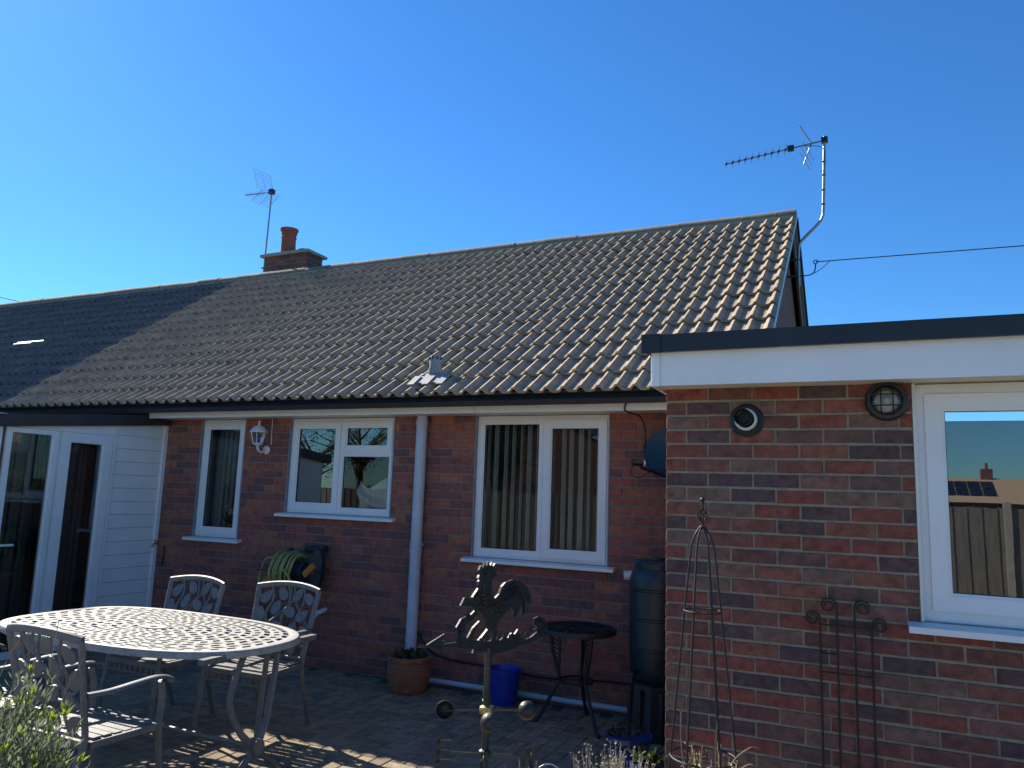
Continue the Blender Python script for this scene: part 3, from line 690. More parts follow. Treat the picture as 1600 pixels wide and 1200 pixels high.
m.tube(smooth_path([lp+Vector((-.03, 0, -.01)), lp+Vector((-.05, .01, -.06)), lp+Vector((.0, .03, -.10)), lp+Vector((.06, .08, -.06)), lp+Vector((.08, .12, -.03))]), .004, 5); m.build('cable', BLACK, t, smooth=True)
# cable along the wall
m = MB(); m.tube(smooth_path([(-3.60, HY-.012, .42), (-3.53, HY-.012, .34), (-3.42, HY-.012, .26), (-3.2, HY-.012, .225), (-2.8, HY-.012, .215), (-2.4, HY-.012, .19), (-2.0, HY-.012, .22), (-1.6, HY-.012, .235)]), .008, 6)
tag(m.build('wall_cable', BLACK, None, smooth=True), 'thin black cable looping along the foot of the brick wall', 'cable')
# outside tap
t = thing('outside_tap', 'small brass tap and black strap beside the white cladding', 'tap', (-6.88, HY, .95))
m = MB(); m.tube([(-6.86, HY, 1.0), (-6.86, HY-.07, 1.0), (-6.86, HY-.085, .96)], .010, 8); m.build('spout', BRASS, t); MB().box(-6.885, -6.835, HY-.05, HY-.035, 1.02, 1.035).build('handle', BRASS, t)
MB().tube([(-6.77, HY-.01, .98), (-6.76, HY-.012, .86), (-6.78, HY-.012, .78)], .008, 6).build('strap', BLACK, t)

# hose reel
t = thing('hose_reel', 'wall mounted hose reel with yellow green hose and orange handle', 'hose reel', (-4.85, HY, .7))
hx, hy, hz = -4.86, 5.74, .87
m = MB()
m.prism([(-.02, -.17), (.10, -.17), (.14, -.05), (.15, .10), (.12, .20), (.06, .21), (.03, .16), (-.02, .14)], (hx+.17, hy+.04, hz), (1, 0, 0), (0, 0, 1), .05); m.build('side_plate', TEAL, t, fix=True); m = MB()
m.prism([(-.08, -.14), (.04, -.14), (.06, .0), (.05, .16), (.0, .2), (-.06, .12)], (hx-.13, hy+.1, hz), (1, 0, 0), (0, 0, 1), .04)
m.build('side_plate', TEAL, t, fix=True)
MB().tube([(hx-.16, hy, hz), (hx+.16, hy, hz)], .09, 14).build('drum', TEAL, t)
MB().tube([(hx+.02, HY-.06, hz+.19), (hx+.28, HY-.1, hz+.21)], .032, 10).build('top_bar', TEAL, t)
MB().box(hx-.15, hx+.2, HY-.05, HY, hz-.05, hz+.05).build('wall_plate', TEAL, t)
for i in range(7):
    x = hx-.13+.035*i; m = MB(); rr = .155+random.uniform(-.012, .015)
    m.tube([(x+.01*math.sin(a*3), hy+rr*math.cos(a), hz+rr*math.sin(a)) for a in [2*math.pi*k/22 for k in range(23)]], .013, 7, cap=False); m.build('hose_coil', HOSE, t, smooth=True)
m = MB(); m.tube(smooth_path([(hx-.10, hy-.14, hz+.12), (hx-.22, hy-.12, hz+.10), (hx-.29, hy-.1, hz-.02), (hx-.30, hy-.1, hz-.14), (hx-.24, hy-.1, hz-.26)]), .012, 7)
m.tube(smooth_path([(hx-.05, hy-.16, hz-.02), (hx+.04, hy-.18, hz+.02), (hx+.11, hy-.17, hz-.05), (hx+.13, hy-.15, hz-.18), (hx+.08, hy-.12, hz-.34), (hx-.02, hy-.1, hz-.40)]), .012, 7); m.build('loose_hose', HOSE, t, smooth=True)
m = MB(); m.tube([(hx+.25, hy-.02, hz+.0), (hx+.25, hy-.08, hz+.0)], .012, 8); m.obox((hx+.27, hy-.10, hz+.03), (.05, 0, .045), (0, .018, 0), (-.018, 0, .02)); m.build('crank_handle', ORANGE, t)
m = MB(); m.obox((hx-.2, hy-.12, hz-.1), (.03, 0, .03), (0, .02, 0), (-.02, 0, .02)); m.build('nozzle', ORANGE, t)
MB().box(hx-.29, hx-.05, hy-.155, hy-.14, hz-.005, hz+.01).build('hose_guide', TEAL, t)

# ------------------------------------------------------------------ aerials and wires
def X_elem(m, c, d, ln, rad, axis=Vector((1, 0, 0))):
    a = Vector((0, .7, .7)); b = Vector((0, -.7, .7))
    for v in (a, b): m.tube([c - v*ln/2 + d*0, c + v*ln/2], rad, 5)
t = thing('tv_aerial', 'television aerial on cranked pole at the roof gable', 'aerial', (-.65, 9.05, 4.2))
MB().tube(smooth_path([(-.635, 9.02, 4.1), (-.635, 9.02, 4.45), (-.62, 9.02, 4.60), (-.56, 9.02, 4.68), (-.42, 9.02, 4.82), (-.37, 9.02, 4.90), (-.355, 9.02, 5.05), (-.325, 9.02, 5.87)], 5), .017, 10).build('mast', STEEL, t, smooth=True)
m = MB()
for z in (5.05, 5.22, 5.40, 5.56): m.tube([(-.357+.03*(z-5.05)/.8, 9.02, z-.008), (-.357+.03*(z-5.05)/.8, 9.02, z+.008)], .021, 8)
m.build('cable_tie', BLACK, t)
b0 = Vector((-.30, 9.02, 5.825)); b1 = Vector((-1.46, 9.14, 5.76)); bd = (b1-b0).normalized()
MB().tube([b0, b1], .010, 6).build('boom', STEEL, t)
MB().box(-.36, -.29, 8.98, 9.06, 5.80, 5.85).build('clamp', BLACK, t)
for k in range(10):
    c = b0 + bd*(.46 + .078*k); m = MB(); ln = .13 - .003*k
    for v in (Vector((.25, .6, .75)), Vector((.25, -.6, .75))): v = v.normalized(); m.tube([c-v*ln/2, c+v*ln/2], .0028, 5)
    m.obox(c, (.010, 0, 0), (0, .010, 0), (0, 0, .012)); m.build('director', BLACK, t)
m = MB(); m.obox(b0+bd*.40, (.035, 0, 0), (0, .03, 0), (0, 0, .028)); m.build('dipole_box', BLACK, t)
rc = b0 + bd*.17
for sg in (-1, 1):
    m = MB(); v = Vector((-.45 if sg > 0 else -.30, 0, .85*sg)).normalized(); m.tube([rc, rc+v*(.27 if sg > 0 else .26)], .009, 6)
    for q in (.10, .16, .22) if sg < 0 else (.12,): 
        c = rc+v*q; m.tube([c+Vector((-.05, -.14, .06)), c+Vector((.05, .14, -.06))], .003, 5)
    m.build('reflector', STEEL, t)
m = MB(); m.tube(smooth_path([b0+bd*.38, b0+bd*.2+Vector((0, -.02, -.03)), (-.335, 9.0, 5.70), (-.345, 9.0, 5.4)]), .004, 5); m.build('cable', BLACK, t)
m = MB(); m.tube([(-.76, 9.0, 4.42), (-.62, 9.02, 4.42)], .014, 6); m.tube([(-.76, 9.0, 4.22), (-.62, 9.02, 4.22)], .014, 6); m.build('wall_bracket', BLACK, t)
t = thing('telephone_wire', 'thin telephone wire running from a ring bracket on the gable', 'wire', (-.6, 9.05, 4.2))
m = MB(); m.tube(smooth_path([(-.62, 9.05, 4.235), (-.53, 9.05, 4.235), (-.47, 9.05, 4.27), (-.455, 9.05, 4.36)]), .007, 6); m.tube(arc((-.455, 9.05, 4.385), .022, 0, 360, 12), .006, 6, cap=False); m.build('ring_bracket', BLACK, t)
MB().tube([(-.45, 9.05, 4.385), (3, 9.1, 4.35), (8, 9.3, 4.42), (16, 9.6, 4.8)], .006, 5).build('wire', BLACK, t)
MB().tube([(-.30, 9.05, 4.384), (-.38, 9.05, 4.31), (-.47, 9.05, 4.25)], .004, 5).build('wire_tail', BLACK, t)
t = thing('grid_aerial', 'grid aerial on a thin pole beside the chimney', 'aerial', (-9.05, 9.4, 5))
MB().tube([(-9.06, 9.42, 4.9), (-9.02, 9.42, 6.62)], .014, 8).build('mast', STEEL, t)
m = MB(); m.box(-9.1, -8.94, 9.40, 9.44, 5.02, 5.035); m.box(-9.1, -8.94, 9.40, 9.44, 5.25, 5.265); m.build('bracket', BLACK, t)
g0 = Vector((-8.98, 9.42, 6.58)); gd = Vector((-.94, -.25, -.06)).normalized()
MB().tube([g0, g0+gd*.52], .010, 6).build('boom', STEEL, t)
MB().box(-9.06, -8.98, 9.38, 9.46, 6.55, 6.63).build('clamp', BLACK, t)
for k in range(6):
    m = MB(); c = g0+gd*(.2+.055*k)
    for v in (Vector((.2, .6, .7)), Vector((.2, -.6, .7))): m.tube([c-v*.05, c+v*.05], .003, 5)
    m.build('director', BRASS, t)
for sg in (-1, 1):
    m = MB(); o_ = g0+gd*.03; a = Vector((.1 if sg > 0 else -.15, -.35, .55*sg)).normalized(); s_ = Vector((.35, .95, -.1)).normalized(); o_ = o_ + Vector((-.10 if sg > 0 else .03, -.05, .03*sg))
    for k in range(7): m.tube([o_+a*(.05*k)-s_*.16, o_+a*(.05*k)+s_*.16], .0028, 4)
    for k in (-1, 0, 1): m.tube([o_+s_*.15*k, o_+a*.30+s_*.15*k], .0028, 4)
    m.build('reflector_grid', STEEL, t)
for (p0, p1, lb) in (((-24.5, 13, 7.22), (-20.0, 13, 6.22), 'upper'), ((-24.5, 13.3, 6.95), (-20.9, 13.3, 6.20), 'lower')):
    m = MB(); m.tube([p0, p1, (p1[0]+3, p1[1]+.2, p1[2]-.7)], .009, 5); tag(m.build('overhead_wire', WIRE), '%s of two overhead wires sloping down behind the ridge' % lb, 'wire', None)

# ------------------------------------------------------------------ garden table
TX, TY, TA, TB, TZ = -4.035, 3.52, .99, .55, .75
def sup(n_pts):
    raw = []
    for i in range(2000):
        a = 2*math.pi*i/2000; c, s = math.cos(a), math.sin(a); nexp = 2.5 if c > 0 else 3.4
        raw.append((TA*math.copysign(abs(c)**(2/nexp), c), TB*math.copysign(abs(s)**(2/nexp), s)))
    d = [0]
    for i in range(2000): a, b = raw[i], raw[(i+1) % 2000]; d.append(d[-1]+math.hypot(a[0]-b[0], a[1]-b[1]))
    out = []; j = 0
    for k in range(n_pts):
        q = d[-1]*k/n_pts
        while d[j+1] < q: j += 1
        f = (q-d[j])/max(1e-9, d[j+1]-d[j]); a, b = raw[j], raw[(j+1) % 2000]; out.append((a[0]+(b[0]-a[0])*f, a[1]+(b[1]-a[1])*f))
    return out
tbl = thing('garden_table', 'large oblong cast metal garden table with pierced lattice top', 'table', (TX, TY, 0))
top = MB(); N = 108; B = sup(N)
def ring_pt(i, rr):
    i0 = int(i) % N; f = i-int(i); x, y = (B[i0][0]*(1-f)+B[(i0+1) % N][0]*f, B[i0][1]*(1-f)+B[(i0+1) % N][1]*f)
    # near the middle the rings become rounder around a spine
    return Vector((x*rr*(1-.0) if True else 0, y*rr, 0))
radii = [.10, .165, .23, .295, .36, .425, .49, .555, .62, .685, .75, .815, .875, .935]
th = .012
for ri in range(len(radii)-1):
    ra, rb = radii[ri], radii[ri+1]; step = (9, 6, 6, 4.5, 4, 3, 3, 3, 2.25, 2.25, 2.25, 2, 2)[ri]; so_ = step/2*(ri % 2)
    for i in [q*step+so_ for q in range(round(N/step))]:
        c = [ring_pt(i, ra), ring_pt(i+step, ra), ring_pt(i+step, rb), ring_pt(i, rb)]
        md = [(c[k]+c[(k+1) % 4])/2 for k in range(4)]; outer = [c[0], md[0], c[1], md[1], c[2], md[2], c[3], md[3]]
        ctr = sum(c, Vector())/4; sh = (.28 if ri % 2 else -.28)
        inner = []
        for k, p in enumerate(outer):
            d = p-ctr; f = .60 if k % 2 == 0 else .64
            tang = (c[1]-c[0])*.5; rad = (c[3]-c[0])
            q = ctr + d*f; h = d.dot(rad.normalized())/max(rad.length, 1e-6); q = q + tang*sh*h*1.6; inner.append(q)
        o = len(top.v)
        for zz in (TZ, TZ-th):
            for p in outer+inner: top.v.append((p.x+TX, p.y+TY, zz))
        for k in range(8):
            k2 = (k+1) % 8
            top.f.append((o+k, o+k2, o+8+k2, o+8+k)); top.f.append((o+16+k2, o+16+k, o+24+k, o+24+k2)); top.f.append((o+8+k, o+8+k2, o+24+k2, o+24+k))
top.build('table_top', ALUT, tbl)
rim = MB(); NB = 96; BB = sup(NB)
for (rr, z) in ((.930, TZ+.002), (.965, TZ+.006), (.99, TZ+.002), (1.0, TZ-.010), (.998, TZ-.035), (.985, TZ-.035), (.975, TZ-.012), (.93, TZ-.014)):
    for x, y in BB: rim.v.append((TX+x*rr, TY+y*rr, z))
for j in range(8):
    for i in range(NB): i2 = (i+1) % NB; j2 = (j+1) % 8; rim.f.append((j*NB+i, j*NB+i2, j2*NB+i2, j2*NB+i))
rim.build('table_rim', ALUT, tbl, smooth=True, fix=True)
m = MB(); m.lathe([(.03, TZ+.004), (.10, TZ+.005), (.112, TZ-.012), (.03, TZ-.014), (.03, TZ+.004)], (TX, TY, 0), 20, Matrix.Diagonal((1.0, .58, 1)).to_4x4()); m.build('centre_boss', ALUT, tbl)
for sx in (-1, 1):
    X = TX + sx*.88
    for sy in (-1, 1):
        m = MB(); pts = smooth_path([(X, TY+sy*.13, TZ-.02), (X, TY+sy*(.19 if sy < 0 else .12), .60), (X, TY+sy*(.22 if sy < 0 else .10), .46), (X, TY+sy*(.13 if sy < 0 else .07), .30), (X, TY+sy*.03, .19), (X, TY+sy*.10, .10), (X+sx*.0, TY+sy*.24, .02), (X, TY+sy*.30, .012)])
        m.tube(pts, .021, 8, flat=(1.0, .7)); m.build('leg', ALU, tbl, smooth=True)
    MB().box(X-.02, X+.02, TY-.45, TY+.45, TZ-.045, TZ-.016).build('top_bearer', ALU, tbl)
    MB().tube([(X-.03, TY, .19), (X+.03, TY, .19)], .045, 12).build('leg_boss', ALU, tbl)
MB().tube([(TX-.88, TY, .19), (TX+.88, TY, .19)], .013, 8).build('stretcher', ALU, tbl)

# ------------------------------------------------------------------ garden chairs with leaf pattern backs
def make_chair(label):
    t = thing('garden_chair', label, 'chair', (0, 0, 0), 'cast metal chairs around the garden table')
    zs = .44
    f = MB(); f.box(-.25, .25, .17, .205, zs-.03, zs); f.box(-.235, .235, -.205, -.17, zs-.03, zs)
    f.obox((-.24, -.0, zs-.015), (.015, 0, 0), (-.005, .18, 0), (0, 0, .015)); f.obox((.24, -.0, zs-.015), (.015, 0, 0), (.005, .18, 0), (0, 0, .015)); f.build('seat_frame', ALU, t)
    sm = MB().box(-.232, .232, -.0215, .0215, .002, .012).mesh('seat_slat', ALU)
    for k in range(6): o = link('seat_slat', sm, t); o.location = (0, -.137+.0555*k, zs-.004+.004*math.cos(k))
    ap = MB()
    for k in range(9): ap.box(-.21+.0525*k-.006, -.21+.0525*k+.006, .195, .206, zs-.07, zs-.028)
    ap.box(-.235, .235, .193, .207, zs-.078, zs-.066); ap.build('apron', ALU, t)
    def bp(u, v):      # point of the back plane: u across -1..1, v up 0..1 ; gently curved
        hw = .232 + .036*v; return Vector((u*hw, -.195-.105*v-.035*(1-u*u)*v, zs-.005+.485*v))
    for sx in (-1, 1):
        m = MB(); pts = smooth_path([(sx*.205, -.36, .0), (sx*.215, -.29, .2), (sx*.232, -.205, zs-.03), bp(sx, .3), bp(sx, .65), bp(sx, .985)])
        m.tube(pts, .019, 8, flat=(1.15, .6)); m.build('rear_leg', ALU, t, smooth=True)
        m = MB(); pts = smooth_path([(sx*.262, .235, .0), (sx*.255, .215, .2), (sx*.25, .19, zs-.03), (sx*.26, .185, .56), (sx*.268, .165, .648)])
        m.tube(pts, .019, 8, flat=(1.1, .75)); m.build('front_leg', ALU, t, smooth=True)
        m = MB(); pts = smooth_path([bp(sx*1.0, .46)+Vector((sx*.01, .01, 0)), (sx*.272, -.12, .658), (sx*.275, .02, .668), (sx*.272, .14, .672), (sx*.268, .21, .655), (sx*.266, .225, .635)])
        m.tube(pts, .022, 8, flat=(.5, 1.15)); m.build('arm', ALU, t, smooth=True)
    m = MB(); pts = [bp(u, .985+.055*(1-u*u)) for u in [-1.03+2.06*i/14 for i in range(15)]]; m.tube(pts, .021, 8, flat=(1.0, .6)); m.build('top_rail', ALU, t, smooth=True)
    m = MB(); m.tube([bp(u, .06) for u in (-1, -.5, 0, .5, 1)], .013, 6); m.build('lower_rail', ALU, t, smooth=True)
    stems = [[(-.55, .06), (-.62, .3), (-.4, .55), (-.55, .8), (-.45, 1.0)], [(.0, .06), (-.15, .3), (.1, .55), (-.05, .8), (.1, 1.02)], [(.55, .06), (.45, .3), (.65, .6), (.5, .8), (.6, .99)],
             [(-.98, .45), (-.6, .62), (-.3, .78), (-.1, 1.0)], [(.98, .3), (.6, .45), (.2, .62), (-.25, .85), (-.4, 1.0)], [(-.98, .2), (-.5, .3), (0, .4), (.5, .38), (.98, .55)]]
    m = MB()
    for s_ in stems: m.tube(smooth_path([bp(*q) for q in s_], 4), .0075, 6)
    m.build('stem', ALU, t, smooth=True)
    leaves = [(-.72, .86, .6), (-.3, .9, 2.2), (.22, .9, .9), (.72, .84, 2.3), (-.62, .62, 2.4), (-.12, .66, .5), (.35, .70, 2.0), (.82, .6, 1.2), (-.8, .4, .8), (-.3, .42, 2.0), (.2, .44, .7), (.62, .40, 2.2), (-.45, .18, .5), (.12, .2, 2.2), (.7, .17, .8)]
    for (u, v, a) in leaves:
        c = bp(u, v); ax = (bp(min(u+.1, 1.1), v)-bp(u-.1, v)).normalized(); ay = (bp(u, v+.1)-bp(u, v-.1)).normalized(); d = ax*math.cos(a)+ay*math.sin(a); e_ = -ax*math.sin(a)+ay*math.cos(a)
        out = []
        for k in range(14):
            q = 2*math.pi*k/14; out.append((.054*math.cos(q), .034*math.sin(q)*(1-.25*math.cos(q))))
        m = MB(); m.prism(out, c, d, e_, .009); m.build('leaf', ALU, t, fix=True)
    return t
CH = make_chair('grey cast metal chair by the pierced table, hose reel on the wall behind it')
chairs = [(-3.80, 4.17, math.pi+.03, None), (-4.55, 4.02, math.pi-.02, 'grey cast metal chair behind the table with the white cladding beside it'),
          (-3.525, 2.76, -.02, 'grey cast metal chair turned towards the table, its back beside the bushy shrub'), (-4.36, 2.78, .03, 'grey cast metal chair mostly hidden behind the bushy shrub')]
for i, (x, y, rz, lb) in enumerate(chairs):
    o = CH if i == 0 else copy_tree(CH)
    o.location = (x, y, 0); o.rotation_euler = (0, 0, rz)
    if lb: o['label'] = lb

# ------------------------------------------------------------------ things along the wall
# terracotta pot
def leaf_quad(m, p, d, L, W, nrm):
    s = d.cross(nrm).normalized()*W; m.add([p, p+d*L*.5+s, p+d*L, p+d*L*.5-s], [(0, 1, 2, 3)])
def rv(): 
    v = Vector((random.gauss(0, 1), random.gauss(0, 1), random.gauss(0, 1))); return v.normalized()
t = thing('terracotta_pot', 'ribbed terracotta pot with a small plant at the foot of the downpipe', 'plant pot', (-3.50, 5.66, 0))
pr = [(.0, .004), (.135, .004), (.145, .02)]
for k in range(12): z = .035+.018*k; rr = .150+.028*math.sin(k/11*math.pi*.8); pr += [(rr+.004, z), (rr-.003, z+.010)]
pr += [(.165, .25), (.178, .252), (.180, .285), (.165, .288), (.155, .255), (.0, .25)]
MB().lathe(pr, (-3.50, 5.66, 0), 28).build('pot', TERRA, t, smooth=True)
MB().lathe([(0, .262), (.154, .258)], (-3.50, 5.66, 0), 16).build('soil', SOIL, t)
m = MB()
for k in range(130):
    a = random.uniform(0, 6.28); rr = random.uniform(0, .14); p = Vector((-3.50+rr*math.cos(a), 5.66+rr*math.sin(a), .26+random.uniform(0, .05))); leaf_quad(m, p, (rv()+Vector((0, 0, .9))).normalized(), random.uniform(.03, .06), .012, rv())
m.build('foliage', LEAFD, t)
# blue bucket
t = thing('blue_bucket', 'bright blue plastic bucket standing against the brick wall', 'bucket', (-2.66, 5.74, 0))
MB().lathe([(.0, .004), (.098, .004), (.103, .02), (.112, .14), (.118, .143), (.118, .150), (.1135, .153), (.122, .235), (.134, .238), (.136, .27), (.128, .272), (.118, .235), (.1, .02), (0, .015)], (-2.66, 5.74, 0), 28).build('body', BLUE, t, smooth=True)
MB().tube(arc((-2.66, 5.74-.0, .245), .136, 180, 360, 14, (1, 0, 0), (0, -.95, -.25)), .004, 6).build('handle', STEEL, t)
# bistro table
t = thing('bistro_table', 'small round black iron table beside the water butt', 'table', (-1.96, 5.5, 0))
bx, by, bz = -1.965, 5.48, .685
m = MB(); m.lathe([(.0, bz-.004), (.255, bz-.004), (.26, bz+.002), (.285, bz+.004), (.29, bz-.004), (.288, bz-.03), (.28, bz-.03), (.278, bz-.014), (.0, bz-.014)], (bx, by, 0), 36); m.build('table_top', IRON, t, smooth=True)
m = MB()
for k in range(24):
    a = 2*math.pi*k/24; d = Vector((math.cos(a), math.sin(a), 0)); e_ = Vector((-d.y, d.x, 0)); m.obox(Vector((bx, by, bz+.001))+d*.16, d*.085, e_*.004, Vector((0, 0, .004)))
for rr in (.07, .12, .18, .235): m.tube(arc((bx, by, bz), rr, 0, 360, 28, (1, 0, 0), (0, 1, 0)), .005, 5, cap=False)
m.build('top_ribs', IRON, t)
for k, (fx, fy) in enumerate(((-2.27, 5.42), (-1.77, 5.33), (-1.98, 5.83))):
    d = (Vector((fx, fy, 0))-Vector((bx, by, 0))).normalized(); m = MB()
    P = lambda rr, z: Vector((bx, by, 0))+d*rr+Vector((0, 0, z))
    m.tube(smooth_path([P(.20, bz-.02), P(.175, .5), P(.13, .36), P(.13, .30), P(.19, .18), P(.26, .05), P(.295, .012), P(.315, .012)]), .014, 6, flat=(1, .8))
    m.tube(smooth_path([P(.13, bz-.02), P(.125, .5), P(.125, .36)]), .009, 6)
    for q in range(7): z = .42+.032*q; m.tube([P(.127, z), P(.15+.006*q, z+.02)], .005, 5)
    m.build('leg', IRON, t, smooth=True)
m = MB(); m.tube(arc((bx, by, .315), .125, 0, 360, 24, (1, 0, 0), (0, 1, 0)), .010, 6, cap=False); m.build('leg_ring', IRON, t)
# water butt
t = thing('water_butt', 'tall dark slim water butt on a stand at the extension corner', 'water butt', (-1.40, 5.56, 0))
wx, wy = -1.385, 5.57
MB().lathe([(.0, .002), (.215, .002), (.21, .03), (.185, .36), (.2, .38), (.0, .38)], (wx, wy, 0), 8).build('stand', BUTT, t)
m = MB()
for a in (200, 245, 290): m.obox((wx+.197*math.cos(R(a)), wy+.197*math.sin(R(a)), .17), (.012, 0, 0), (0, .012, 0), (0, 0, .16))
m.build('stand_rib', BLACK, t)
pr = [(.0, .382), (.17, .382), (.185, .40), (.195, .44)]
for z in (.60, .80, 1.0): pr += [(.205, z-.012), (.198, z-.006), (.198, z+.006), (.207, z+.012)]
pr += [(.205, 1.08), (.19, 1.12), (.17, 1.145), (.165, 1.15)]
MB().lathe(pr, (wx, wy, 0), 28).build('barrel', BUTT, t, smooth=True)
MB().lathe([(.172, 1.145), (.175, 1.18), (.16, 1.20), (.05, 1.207), (.045, 1.222), (.0, 1.224)], (wx, wy, 0), 24).build('lid', BUTT, t, smooth=True)
MB().tube([(wx-.15, wy-.05, 1.09), (wx-.235, wy-.07, 1.085)], .033, 10).build('inlet', GREYP, t)
MB().tube([(wx-.10, wy-.17, .45), (wx-.12, wy-.24, .45), (wx-.12, wy-.25, .42)], .012, 8).build('tap', BLACK, t)
# waste pipe behind the chair
t = MB().tube([(-4.62, HY, .52), (-4.60, HY-.16, .50), (-4.60, HY-.2, .47)], .022, 10).build('waste_pipe', UPVC, None, smooth=True); tag(t, 'short white waste pipe coming out of the brick wall', 'pipe')

# ------------------------------------------------------------------ weather vane
VP = Vector((-1.15, 2.35, 0)); va = R(19); VD = Vector((math.sin(va), math.cos(va), 0)); VN = Vector((VD.y, -VD.x, 0)); UPV = Vector((0, 0, 1))
ROOSTER = [(-.065,1.358),(-.057,1.369),(-.061,1.383),(-.053,1.398),(-.044,1.389),(-.036,1.407),(-.028,1.394),(-.02,1.41),(-.011,1.395),(-.001,1.407),(.002,1.392),(.013,1.402),(.01,1.385),(.027,1.382),(.017,1.374),(.024,1.364),(.001,1.353),(-.001,1.33),(.004,1.299),(.017,1.287),(.037,1.3),(.049,1.324),(.066,1.337),(.101,1.344),(.139,1.336),(.173,1.316),(.194,1.286),(.197,1.258),(.186,1.257),(.175,1.28),(.17,1.24),(.15,1.216),(.152,1.245),(.142,1.261),(.133,1.236),(.121,1.219),(.109,1.22),(.111,1.242),(.098,1.253),(.07,1.234),(.048,1.219),(.036,1.206),(.031,1.182),(.029,1.153),(.045,1.147),(-.016,1.148),(.016,1.155),(.013,1.181),(.007,1.19),(-.004,1.181),(-.031,1.162),(-.05,1.159),(-.009,1.192),(-.02,1.216),(-.036,1.238),(-.06,1.255),(-.08,1.276),(-.086,1.298),(-.074,1.312),(-.059,1.326),(-.063,1.334),(-.06,1.347),(-.054,1.354)]
SCROLL = [(-.234,1.178),(-.195,1.172),(-.203,1.164),(-.144,1.164),(-.15,1.21),(-.13,1.235),(-.089,1.244),(-.07,1.256),(-.09,1.271),(-.136,1.275),(-.12,1.3),(-.101,1.296),(-.076,1.277),(-.063,1.249),(-.078,1.227),(-.10,1.222),(-.125,1.205),(-.122,1.18),(-.10,1.172),(-.080,1.200),(-.049,1.221),(-.066,1.195),(-.080,1.165),(-.011,1.152),(.049,1.149),(.069,1.157),(.09,1.152),(.105,1.168),(.120,1.160),(.136,1.176),(.146,1.160),(.150,1.146),(.181,1.138),(.203,1.142),(.225,1.152),(.241,1.158),(.218,1.168),(.241,1.171),(.215,1.186),(.217,1.204),(.239,1.21),(.268,1.203),(.289,1.179),(.287,1.159),(.259,1.142),(.209,1.125),(.166,1.123),(.113,1.113),(.051,1.108),(.021,1.108),(-.009,1.116),(-.058,1.129),(-.07,1.117),(-.075,1.123),(-.068,1.134),(-.144,1.148),(-.198,1.157),(-.206,1.148),(-.222,1.158)]
FEATH = [(-.073,1.30),(-.064,1.31),(-.049,1.309),(-.031,1.297),(-.008,1.282),(-.043,1.281),(-.057,1.272),(-.037,1.267),(-.017,1.262),(.002,1.266),(.018,1.254),(.038,1.254),(.024,1.242),(.044,1.237),(.042,1.278),(.062,1.288),(-.02,1.30),(-.045,1.295),(.02,1.27)]
t = thing('weather_vane', 'dark metal cockerel weather vane on a pole with cups and letters', 'weather vane', (-1.15, 2.35, 0))
def vp(u, z, n=0): return VP + VD*u + UPV*z + VN*n
ck = MB().prism(ROOSTER, VP, VD, UPV, .010).build('cockerel', BRONZE, t, fix=True)
m = MB()
for (u, z) in FEATH:
    for sg in (-1, 1):
        c = vp(u, z, sg*.006); m.tube([c, c+VD*.010-UPV*.006+VN*sg*.002, c+VD*.020-UPV*.014], [.004, .005, .001], 5)
m.build('body_feather', BRONZE, ck, smooth=True)
m = MB()
for k in range(6):
    q = k/5; m.tube(smooth_path([vp(.045+.012*q, 1.275, .007), vp(.075+.01*k, 1.318-.006*k, .008), vp(.125+.008*k, 1.325-.010*k, .008), vp(.165+.004*k-.02*q, 1.285-.012*k, .007)], 4), .0042, 5)
m.build('tail_feather', BRONZE, ck, smooth=True)
m = MB()
for (a, b) in (((-.053, 1.352), (-.058, 1.328)), ((-.045, 1.352), (-.046, 1.328)), ((-.03, 1.366), (-.028, 1.374))): m.tube([vp(*a, .007), vp(*b, .008)], .004, 5)
m.build('wattle', BRONZE, ck)
sco = MB().prism(SCROLL, VP, VD, UPV, .008).build('scroll_arrow', BRONZE, t, fix=True)
m = MB(); m.tube([vp(-.205, 1.163), vp(-.30, 1.168)], .004, 6); m.prism([(-.275, 1.167), (-.20, 1.195), (-.215, 1.168), (-.205, 1.145)], VP, VD, UPV, .006); m.build('arrow_head', BRONZE, t, fix=True)
m = MB()
for k in range(9):
    u = -.05+.028*k; c = vp(u, 1.150+.004*math.sin(k*2), .006); m.tube([c, c+UPV*.012+VD*.006, c+UPV*.016+VD*.014], [.004, .006, .002], 5)
for (u, z) in ((-.14, 1.19), (-.135, 1.22), (-.11, 1.24), (.23, 1.195), (.25, 1.19), (.265, 1.17), (.245, 1.155)): c = vp(u, z, .006); m.tube([c, c+VD*.012+UPV*.007], [.005, .002], 5)
m.build('leaf_relief', BRONZE, sco)
MB().tube([VP+UPV*(-.02), VP+UPV*1.13], .0115, 12).build('pole', BRONZE, t, smooth=True)
MB().lathe([(.012, .92), (.022, .925), (.024, .935), (.022, .945), (.012, .95)], VP, 12).build('hub', BRASS, t, smooth=True)
for k in range(4):
    a = R(32+90*k); d = Vector((math.cos(a), math.sin(a), 0)); e_ = Vector((-d.y, d.x, 0)); c = VP+UPV*.934+d*.135
    m = MB(); m.tube([VP+UPV*.934, c], .003, 6)
    cup = m.build('cup_arm', BRONZE, t)
    m = MB(); M3 = Matrix((d.cross(e_).normalized()*-1, d, e_)).transposed()
    m.lathe([(.0003, -.030)]+[(.031*math.sin(q*math.pi/14), -.031*math.cos(q*math.pi/14)) for q in range(1, 8)]+[(.028, -.0)]+[(.028*math.sin(q*math.pi/14), -.028*math.cos(q*math.pi/14)) for q in range(6, 0, -1)], c, 14, M3)
    m.build('cup', BRONZE, cup, smooth=True)
